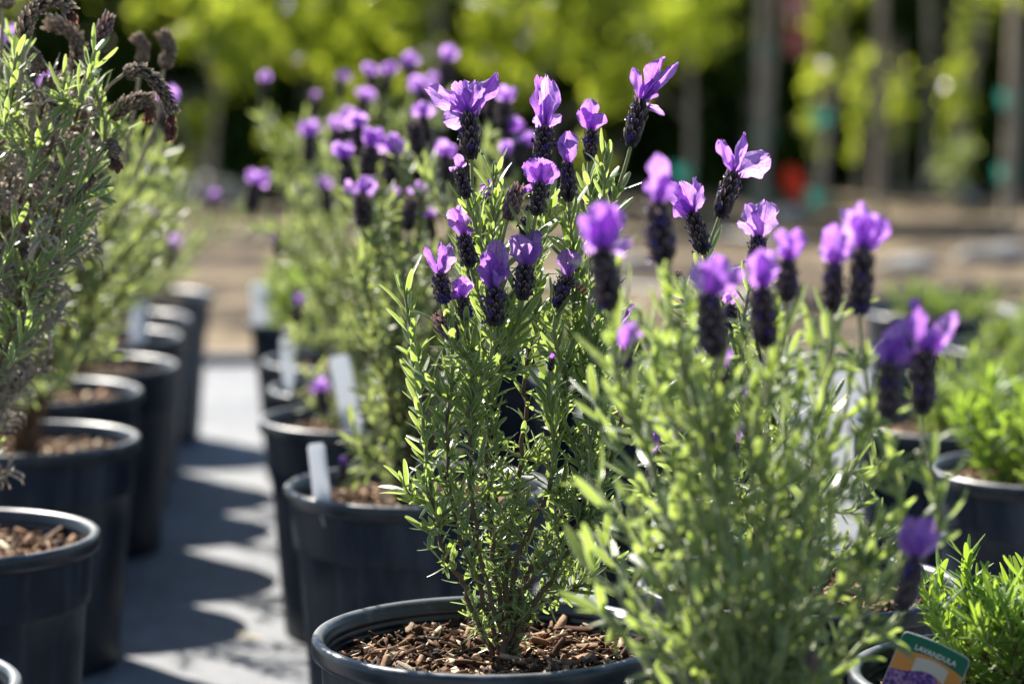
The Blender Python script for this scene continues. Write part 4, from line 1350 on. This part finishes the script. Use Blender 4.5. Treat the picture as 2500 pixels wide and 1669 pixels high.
# ------------------------------------------------------------------ plant labels
def white_mat():
    m, nt, out = newmat('white_plastic')
    p = N(nt, 'ShaderNodeBsdfPrincipled', Roughness=0.45)
    p.inputs['Base Color'].default_value = (0.78, 0.80, 0.84, 1)
    t = N(nt, 'ShaderNodeBsdfTranslucent')
    t.inputs[0].default_value = (0.8, 0.82, 0.86, 1)
    mx = N(nt, 'ShaderNodeMixShader')
    mx.inputs[0].default_value = 0.5
    L(nt, p.outputs[0], mx.inputs[1]); L(nt, t.outputs[0], mx.inputs[2]); L(nt, mx.outputs[0], out.inputs[0])
    return m
M_WHITE = white_mat()
def slat(px, py, qx, qy, D, wpx, label, z=None):
    """white label strip from lower pixel p to upper pixel q"""
    A, B = at(px, py, D), at(qx, qy, D + .004)
    d = B - A; Ln = np.linalg.norm(d); d = d / Ln
    A = A - d * 0.02; Ln += .02
    s = unit(np.cross(d, [0.12, 1, 0])); n = np.cross(s, d)
    w = wpx * D / F * .5
    out = [(-w * .2, -.012), (w * .2, -.012), (w * .9, .012), (w, .02), (w, Ln - .004), (w * .75, Ln), (-w * .75, Ln), (-w, Ln - .004), (-w, .02), (-w * .9, .012)]
    k = len(out); th = .0009
    V = [A + s * x + d * y + n * th for x, y in out] + [A + s * x + d * y - n * th for x, y in out]
    f = [tuple(range(k)), tuple(range(2 * k - 1, k - 1, -1))] + [(i, i + k, (i + 1) % k + k, (i + 1) % k) for i in range(k)]
    o = link(bpy.data.objects.new('plant_label', mesh('plant_label', np.array(V) - A, f, [M_WHITE], smooth=False)))
    o.location = tuple(map(float, A))
    tag(o, label, 'label')
slat(786, 1206, 771, 1082, POTS['P2'][1] - .09, 44, 'plain white plastic label standing upright inside the second pot rim')
slat(862, 1045, 826, 868, POTS['P3'][1] - .07, 50, 'wide slanted white plastic label behind a low purple bloom')
slat(704, 900, 700, 822, POTS['P4'][1] - .08, 36, 'small bluish white label in the third pot of the lavender row')
slat(636, 770, 630, 690, POTS['P6'][1] - .06, 40, 'pale label in the farthest pot of the lavender row')
slat(338, 832, 342, 720, POTS['L5'][1] - .08, 42, 'pale upright label among the pots across the aisle')

def tag_label():
    D = POTS['R0'][1] - .02
    e0 = at(2215, 1780, D)
    # corners measured on the photo
    TLc, TRc = at(2208, 1536, D), at(2372, 1608, D - .012)
    s = unit(TRc - TLc); W = np.linalg.norm(TRc - TLc)
    up = unit(np.cross(np.cross(s, [0, 1, 0]), s) * 0 + np.cross([0, 1.0, 0.15], s)) * -1
    if up[2] < 0:
        up = -up
    n = unit(np.cross(s, up))
    if n[1] > 0:
        n = -n
    Hh = W * 1.45
    O = TLc - up * Hh          # lower left
    e = empty('plant_label', O + s * W * .5)
    tag(e, 'printed picture label with a green top reading LAVANDULA', 'label')
    base = O + s * W * .5
    def plate(name, outline, off, th, mat):
        k = len(outline)
        V = [O + s * x * W + up * y * Hh + n * (off + th) for x, y in outline] + [O + s * x * W + up * y * Hh + n * off for x, y in outline]
        f = [tuple(range(k)), tuple(range(2 * k - 1, k - 1, -1))] + [(i, i + k, (i + 1) % k + k, (i + 1) % k) for i in range(k)]
        return child(name, mesh(name, np.array(V) - base, f, [mat], smooth=False), e, Matrix.Identity(4))
    def rnd(x0, y0, x1, y1, r, bow=0.0, top=True):
        o = [(x0, y0), (x1, y0)]
        if top:
            for k in range(6):
                a = math.pi / 2 * k / 5
                o.append((x1 - r + r * math.cos(a), y1 - r * .7 + r * .7 * math.sin(a)))
            for k in range(1, 6):
                o.append((x1 - r + (x0 + r - x1 + r) * k / 6, y1 + bow * math.sin(math.pi * k / 6)))
            for k in range(6):
                a = math.pi / 2 + math.pi / 2 * k / 5
                o.append((x0 + r + r * math.cos(a), y1 - r * .7 + r * .7 * math.sin(a)))
        return o
    plate('stake', [(.42, -.12), (.5, -.16), (.58, -.12), (.58, .29), (.42, .29)], .0001, .0007, simple('label_stake', (.5, .52, .5), .4))
    plate('card', rnd(0, .28, 1, 1, .08, .02), 0, .0009, simple('label_card', (.5, .52, .5), .4))
    m, nt, out = newmat('printed_blossom_photo')
    tc = N(nt, 'ShaderNodeTexCoord')
    nz = N(nt, 'ShaderNodeTexNoise', Scale=420.0, Detail=4.0)
    n3 = N(nt, 'ShaderNodeTexNoise', Scale=90.0, Detail=2.0)
    L(nt, tc.outputs['Object'], nz.inputs['Vector']); L(nt, tc.outputs['Object'], n3.inputs['Vector'])
    f = math_(nt, 'ADD', math_(nt, 'MULTIPLY', nz.outputs[0], .6), math_(nt, 'MULTIPLY', n3.outputs[0], .4))
    r = ramp(nt, f, [(.34, (.02, .03, .05)), (.45, (.10, .05, .26)), (.54, (.30, .16, .42)), (.62, (.33, .27, .30)), (.72, (.42, .24, .5))])
    p = N(nt, 'ShaderNodeBsdfPrincipled', Roughness=.3)
    L(nt, r.outputs[0], p.inputs['Base Color']); L(nt, p.outputs[0], out.inputs[0])
    def arc(y, bow, n_=9, a=.012, b_=.988):
        return [(a + (b_ - a) * k / (n_ - 1), y + bow * math.sin(math.pi * k / (n_ - 1))) for k in range(n_)]
    plate('printed_photo', [(.012, .29), (.988, .29)] + arc(.72, .05)[::-1], .0009, .00012, m)
    plate('orange_band', arc(.60, .05)[:3] + arc(.66, .06)[3:6] + arc(.58, .05)[6:] + arc(.80, .06)[::-1], .0011, .00012, simple('print_orange', (.62, .27, .07), .35))
    plate('name_strip', arc(.655, .05, 9, .30, .78) + arc(.80, .03, 9, .30, .78)[::-1], .0013, .00012, simple('print_pale', (.55, .53, .48), .35))
    plate('green_header', arc(.80, .06) + rnd(.012, .9, .988, .992, .075, .02)[2:], .0012, .00012, simple('print_green', (.012, .14, .085), .35))
    def text(body, x, y, size, mat, name):
        cu = bpy.data.curves.new('lettering', 'FONT'); cu.body = body; cu.size = size; cu.align_x = 'CENTER'; cu.extrude = .00005; cu.resolution_u = 2; cu.offset = size * 0.02
        to = bpy.data.objects.new('lettering', cu); COL.objects.link(to)
        dg = bpy.context.evaluated_depsgraph_get()
        me = bpy.data.meshes.new_from_object(to.evaluated_get(dg)); bpy.data.objects.remove(to)
        me.materials.clear(); me.materials.append(mat)
        M = mat4(np.stack([s, up, n], 1), O + s * x * W + up * y * Hh + n * .0016)
        child(name, me, e, tinv(base), M)
    text('LAVANDULA', .53, .872, W * .105, simple('print_white', (.7, .72, .7), .4), 'lettering')
tag_label()

# ------------------------------------------------------------------ dry leaf on the cloth
def fallen_leaf(px, py, label, L_=.03, rz=0.3):
    p = atz(px, py, .006)
    V, f, uv = TL[0][3]
    V = V * np.array([L_ * .42, L_, L_])
    o = link(bpy.data.objects.new('fallen_leaf', mesh('fallen_leaf', V, f, [simple('straw_leaf', (.55, .45, .25), .7)], uv)))
    o.location = tuple(map(float, p)); o.rotation_euler = (0.12, 0, rz); tag(o, label, 'leaf')
fallen_leaf(640, 1556, 'straw coloured fallen leaf lying on the grey ground cloth', .03, 1.3)

# ================================================================== BACKGROUND
M_TREE_LEAF = leaf_mat('tree_leaf', (0.07, 0.12, 0.014), (0.12, 0.19, 0.025), (0.72, 0.84, 0.07), tr=.52, rough=.15, spec=1.0, sheen=0, midrib=False)
M_HEDGE = leaf_mat('hedge_leaf', (0.03, 0.058, 0.012), (0.065, 0.115, 0.024), (0.20, 0.30, 0.03), tr=.35, rough=.5, spec=.3, sheen=0, midrib=False)
M_BARK = simple('grey_bark', (.33, .29, .25), .85, .2, .4, 25, .8)
M_STAKE = simple('weathered_stake', (.36, .29, .21), .8, .2, .35, 18, .5)
def film(name, col, tr=.5):
    m, nt, out = newmat(name)
    p = N(nt, 'ShaderNodeBsdfPrincipled', Roughness=0.3)
    p.inputs['Base Color'].default_value = (*col, 1)
    t = N(nt, 'ShaderNodeBsdfTranslucent')
    t.inputs[0].default_value = (*[min(1, c * 1.3) for c in col], 1)
    mx = N(nt, 'ShaderNodeMixShader')
    mx.inputs[0].default_value = tr
    L(nt, p.outputs[0], mx.inputs[1]); L(nt, t.outputs[0], mx.inputs[2]); L(nt, mx.outputs[0], out.inputs[0])
    return m
M_TEAL = film('teal_tie_tape', (.025, .24, .20), .35)
def crown(tree, base, c, rx, ry, rz, n, size, mat, seed, clumps=14, shell=.45):
    R.seed(seed); rg = np.random.default_rng(seed)
    LV = Leaves(2, mat)
    cl = []
    for _ in range(clumps):
        d = unit(rg.normal(0, 1, 3)); k = rg.uniform(shell, 1)
        cl.append((np.asarray(c) + d * np.array([rx, ry, rz]) * k, rg.uniform(.12, .26) * (rx + rz) * .5))
    for _ in range(n):
        cc, r = cl[rg.integers(len(cl))]
        p = cc + rg.normal(0, .5, 3) * r
        d = unit(rg.normal(0, 1, 3) + np.array([0, 0, -.35]))
        LV.add(p, d, unit(rg.normal(0, .7, 3) + np.array([0, 0, 1])), size * rg.uniform(.6, 1.3), size * rg.uniform(.35, .6))
    LV.build(tree, base, 0, bname='crown')
    return cl
def young_tree(px, py, D, topx, crown_c, cr, n, lab, seed, r=.016, ties=(), tag_red=False, size=.05, stake=None, clumps=26):
    base = np.array([at(px, py, D)[0], D, 0.0])
    t = empty('young_tree', base); tag(t, lab, 'tree', 'young staked trees')
    h = 2.0
    topv = np.array([at(topx, 0, D)[0], D, at(topx, 0, D)[2]])
    dirv = (topv - base) / topv[2]
    P = np.array([base + dirv * z + np.array([.01 * math.sin(z * 5 + seed), 0, 0]) for z in np.linspace(-.02, h, 12)])
    V, f = tube(P, np.linspace(r, r * .45, 12), 9)
    tr = child('trunk', mesh('trunk', V - base, f, [M_BARK]), t, Matrix.Identity(4))
    cl = crown(t, base, crown_c, *cr, n, size, M_TREE_LEAF, seed, clumps)
    for q, (cc, _) in enumerate(cl[:8]):
        z0 = max(.25, min(h * .9, cc[2] - .2)); p0 = base + dirv * z0
        V, f = tube(bez(p0, p0 + (cc - p0) * .3 + np.array([0, 0, .08]), cc - np.array([0, 0, .05]), cc, 7), np.linspace(r * .4, .003, 7), 5)
        child('branch', mesh('branch', V - base, f, [M_BARK]), t, Matrix.Identity(4))
    for ty in ties:
        z = at(px, ty, D)[2]; c = base + dirv * z
        a = np.linspace(0, 2 * math.pi, 17)
        P = np.stack([c[0] + (r * 1.5) * np.cos(a), c[1] + (r * 1.5) * np.sin(a), np.full(17, c[2]) + .012 * np.sin(a)], 1)
        V = np.vstack([P + [0, 0, .014], P - [0, 0, .014]])
        fcs = [(i, i + 1, i + 18, i + 17) for i in range(16)]
        # loose tied ends of the tape
        k = len(V)
        V = np.vstack([V, [c + [-.02, -r * 1.5, .02], c + [-.08, -r * 1.7, .035], c + [-.07, -r * 1.7, -.04], c + [-.01, -r * 1.5, -.03]]])
        fcs.append((k, k + 1, k + 2, k + 3))
        child('tie_tape', mesh('tie_tape', V - base, fcs, [M_TEAL], smooth=False), t, Matrix.Identity(4))
    return t
def post(px, py, topx, D, w, lab, h=1.6):
    base = np.array([at(px, py, D)[0], D, 0.0]); tx = at(topx, 0, D)
    d = (tx - base) / tx[2]
    V = []
    for z in (-.03, h * .5, h - .02, h):
        c = base + d * z; k = w * .5 * (1 if z < h else .8)
        V += [c + [-k, -k, 0], c + [k, -k, 0], c + [k, k, 0], c + [-k, k, 0]]
    f = grid_faces(4, 4, True).tolist() + [(12, 13, 14, 15)]
    o = link(bpy.data.objects.new('wooden_stake', mesh('wooden_stake', np.array(V) - base, f, [M_STAKE], smooth=False)))
    o.location = tuple(map(float, base)); tag(o, lab, 'stake', 'wooden tree stakes')
def cpos(px, py, D):
    return at(px, py, D)
TREES = [ # px base, topx, D, crown centre px, py, radii, leaves, label, ties
 (1868, 1890, 10.9, 1800, -230, (.42, .35, .50) , 1700, 'grey trunked young tree tied with three teal tapes', (115, 330, 485)),
 (2005, 2050, 11.0, 2060, -150, (.22, .25, .60), 700, 'leaning young tree with two teal tapes beside a red marker', (285, 478)),
 (2470, 2490, 10.7, 2450, -230, (.34, .30, .55), 800, 'slim young tree with teal tapes at the end of the row', (240, 420, 548)),
 (1680, 1690, 11.3, 1590, -30, (.46, .35, .52), 3600, 'young tree with one low teal tape under dense yellow green leaves', (420,)),
 (1330, 1340, 11.4, 1330, -10, (.50, .35, .52), 3600, 'young tree with a spreading low crown behind the tallest blooms', ()),
 (1070, 1070, 11.2, 1080, -40, (.50, .35, .52), 3600, 'young tree with a bare grey upper trunk above the blurred lavender', ()),
 (800, 810, 11.6, 800, -20, (.50, .35, .48), 3800, 'young tree with a broad sunlit yellow green crown', ()),
 (520, 530, 11.3, 560, 20, (.42, .35, .40), 3600, 'young tree whose low bright bough hangs over the dark gap', ()),
 (2260, 2270, 11.8, 2260, -330, (.50, .35, .60), 1000, 'young tree with high crown and drooping twigs over a dark gap', ()),
 (60, 60, 11.6, 120, -160, (.50, .35, .50), 1100, 'young tree behind the withered lavender', ()),
]
for i, (px, tx, D, cx, cy, cr, n, lab, ties) in enumerate(TREES):
    young_tree(px, 500, D, tx, cpos(cx, cy, D), cr, n, lab, 500 + i, ties=ties)
post(2145, 490, 2150, 10.8, .042, 'straight tan wooden stake between two young trees')
post(1850, 500, 1862, 10.75, .035, 'wooden stake next to the trunk with three teal tapes')
post(2455, 540, 2478, 10.4, .035, 'wooden stake next to the slim tree at the end of the row')
# hanging twigs with leaves on some trees: willowy shrubs between trunks
def shrub(px, py_top, D, w, lab, seed, n=420, mat=None, h=None, size=.045):
    base = np.array([at(px, 500, D)[0], D, 0.0])
    t = empty('leafy_shrub', base); tag(t, lab, 'shrub', 'shrubs among the young trees')
    top = at(px, py_top, D)[2] if h is None else h
    for k in range(5):
        a = R.uniform(-1, 1)
        tipv = base + np.array([a * w, R.uniform(-.1, .1), top * R.uniform(.8, 1)])
        V, f = tube(bez(base, base + [0, 0, top * .4], tipv - [0, 0, top * .3], tipv, 8), np.linspace(.008, .003, 8), 5)
        child('stem', mesh('stem', V - base, f, [M_BARK]), t, Matrix.Identity(4))
    crown(t, base, base + np.array([0, 0, top * .6]), w, .15, top * .42, n, size, mat or M_TREE_LEAF, seed, 12, .2)
shrub(2095, 60, 11.5, .06, 'narrow yellow green shrub just left of the tan stake', 601, 260)
shrub(1985, 120, 11.6, .05, 'narrow yellow green shrub behind the red marker', 602, 200)
shrub(2190, 80, 11.7, .05, 'narrow yellow green shrub just right of the tan stake', 603, 220)
shrub(2340, -40, 11.4, .09, 'tall yellow green shrub beside the dark gap', 604, 380)
shrub(1450, 330, 11.6, .14, 'low yellow green shrub behind the tallest sharp blooms', 605, 420)
shrub(700, 280, 11.4, .20, 'bushy yellow green shrub above the blurred lavender row', 606, 700)
shrub(480, 170, 11.0, .12, 'bright yellow green shrub beside the withered flower heads', 607, 500)
shrub(2320, 330, 11.2, .10, 'small dull green shrub at the foot of the dark gap', 608, 260, M_LEAF_FAR)
# dark conifers
def conifer(px, D, seed, lab, h=2.15, w=.42):
    base = np.array([at(px, 460, D)[0], D, 0.0])
    t = empty('conifer', base); tag(t, lab, 'tree', 'dark conifers in a hedge row')
    V, f = tube(np.array([base + [0, 0, z] for z in np.linspace(-.02, h * .9, 6)]), np.linspace(.05, .012, 6), 7)
    child('trunk', mesh('trunk', V - base, f, [M_BARK]), t, Matrix.Identity(4))
    rg = np.random.default_rng(seed); R.seed(seed)
    LV = Leaves(2, M_HEDGE)
    for _ in range(2000):
        z = h * rg.random() ** 1.15
        r = w * (1 - z / h) ** .55 * (.55 + .45 * rg.random() ** .5) * (1 + .15 * math.sin(z * 9 + seed))
        a = rg.uniform(0, 6.28)
        p = base + np.array([r * math.cos(a), r * math.sin(a), z])
        d = unit(np.array([math.cos(a), math.sin(a), rg.uniform(.2, 1.4)]) + rg.normal(0, .35, 3))
        LV.add(p, d, np.array([math.cos(a) * -.3, math.sin(a) * -.3, 1]) + rg.normal(0, .4, 3), rg.uniform(.11, .21), rg.uniform(.06, .10))
    LV.build(t, base, 0, bname='crown')
for i in range(-4, 14):
    conifer(-330 + i * 265 + (i % 3) * 20, 13.2 + .35 * (i % 2), 700 + i, 'dense dark green conifer standing in the hedge behind the young trees', w=.50)
for i in range(-4, 13):
    conifer(-260 + i * 275 - (i % 3) * 25, 14.5 + .3 * (i % 2), 760 + i, 'dense dark green conifer standing in the hedge behind the young trees', w=.55)

# red marker, rocks, hose and fabric strips on the bare earth
def red_marker():
    D = 10.6; c = at(1940, 455, D); base = np.array([c[0], D, 0.0])
    e = empty('red_marker', base); tag(e, 'bright red plastic marker hanging low beside the leaning young tree', 'marker')
    A, B = at(1922, 408, D), at(1958, 495, D)
    d = unit(B - A); s = unit(np.cross(d, [0, 1, 0])); Ln = np.linalg.norm(B - A)
    V, f = [], None
    nr, ns = 9, 14
    for i in range(nr):
        t = i / (nr - 1)
        r = .042 * (math.sin(math.pi * (t * .94 + .03)) ** .6) * (1 + .12 * math.sin(6 * t))
        for j in range(ns):
            a = 2 * math.pi * j / ns
            V.append(A + d * Ln * t + s * r * math.cos(a) + np.array([0, 1, 0]) * r * .4 * math.sin(a))
    child('panel', mesh('panel', np.array(V) - base, grid_faces(nr, ns, True), [film('red_plastic', (.90, .11, .03), .6)]), e, Matrix.Identity(4))
    V, f = tube(np.array([[base[0], D, -.02], [base[0] - .01, D + .02, .12], A]), [.004] * 3, 6)
    child('wire_leg', mesh('wire_leg', V - base, f, [M_BARK]), e, Matrix.Identity(4))
red_marker()
def red_tag(px, py, D, lab, col):
    c = at(px, py, D)
    V = [c + [-.05, 0, -.06], c + [.05, .01, -.06], c + [.055, 0, .05], c + [0, -.005, .075], c + [-.05, .01, .05]]
    V = V + [v + [0, .004, 0] for v in V]
    f = [(0, 1, 2, 3, 4), (9, 8, 7, 6, 5)] + [(i, i + 5, (i + 1) % 5 + 5, (i + 1) % 5) for i in range(5)]
    o = link(bpy.data.objects.new('nursery_tag', mesh('nursery_tag', np.array(V) - c, f, [simple('faded_red', col, .5)], smooth=False)))
    o.location = tuple(map(float, c)); tag(o, lab, 'tag')
red_tag(1945, 100, 10.85, 'dull red tag hanging between the taped trunks', (.38, .10, .08))
red_tag(1945, 15, 10.85, 'pinkish red tag hanging above the dull red one', (.50, .22, .20))
M_ROCK = simple('grey_stone', (.30, .29, .27), .9, .2, .35, 12, .8)
def rock(px, py, s, lab, seed, flat=.6):
    p = atz(px, py, .0); rg = np.random.default_rng(seed)
    nr, ns = 9, 14; V = []
    ph = rg.uniform(0, 6, 6)
    for i in range(nr):
        t = math.pi * i / (nr - 1)
        for j in range(ns):
            a = 2 * math.pi * j / ns
            d = np.array([math.sin(t) * math.cos(a), math.sin(t) * math.sin(a), math.cos(t)])
            k = 1 + .18 * math.sin(3 * d[0] + ph[0]) + .14 * math.sin(5 * d[1] + ph[1]) + .1 * math.sin(6 * d[2] + ph[2] + 3 * d[0])
            V.append(d * k * np.array([s, s * .8, s * flat]))
    o = link(bpy.data.objects.new('field_stone', mesh('field_stone', np.array(V), grid_faces(nr, ns, True), [M_ROCK])))
    o.location = (float(p[0]), float(p[1]), s * flat * .45); tag(o, lab, 'stone', 'stones on the bare earth')
rock(1935, 540, .07, 'pale grey stone on the earth below the red marker', 1)
rock(2335, 500, .10, 'grey stone at the foot of the dark gap', 2)
rock(2215, 660, .09, 'flat grey stone on the bare earth beyond the green bushes', 3, .35)
rock(2420, 640, .11, 'broad grey stone on the earth beyond the bush row', 4, .4)
rock(1560, 660, .06, 'small pale stone on the earth behind the sharp flowers', 5)
rock(1860, 500, .06, 'small grey stone at the foot of the taped trunk', 6)
rock(540, 500, .16, 'large grey stone beyond the end of the aisle', 7)
rock(470, 470, .13, 'dark grey stone near the large one beyond the aisle', 8)
M_HOSE = simple('black_poly_hose', (.025, .027, .03), .45, .5)
def hose(pts, r, lab):
    P = spline([atz(x, y, r * .7) for x, y in pts], 40)
    V, f = tube(P, np.full(40, r), 8)
    b0 = P[0]
    o = link(bpy.data.objects.new('irrigation_hose', mesh('irrigation_hose', V - b0, f, [M_HOSE])))
    o.location = tuple(map(float, b0)); tag(o, lab, 'hose', 'irrigation hoses on the earth')
hose([(-400, 600), (500, 585), (1300, 590), (1700, 575), (2000, 590), (2300, 560), (2620, 575)], .016, 'black irrigation hose lying on the earth before the trees')
hose([(700, 640), (1300, 690), (1700, 720), (2000, 745), (2300, 715), (2620, 700)], .018, 'black irrigation hose lying across the earth by the bush row')
def hedge_of_cloth():
    # folded far edge of the ground cloth
    P = np.array([[x, 5.66 + .012 * math.sin(x * 3), .012 + .004 * math.sin(x * 7)] for x in np.linspace(-3.2, 3.2, 60)])
    V, f = tube(P, np.full(60, .016), 8)
    o = link(bpy.data.objects.new('ground_cloth_edge', mesh('ground_cloth_edge', V, f, [M_CLOTH]))); o['kind'] = 'structure'
hedge_of_cloth()
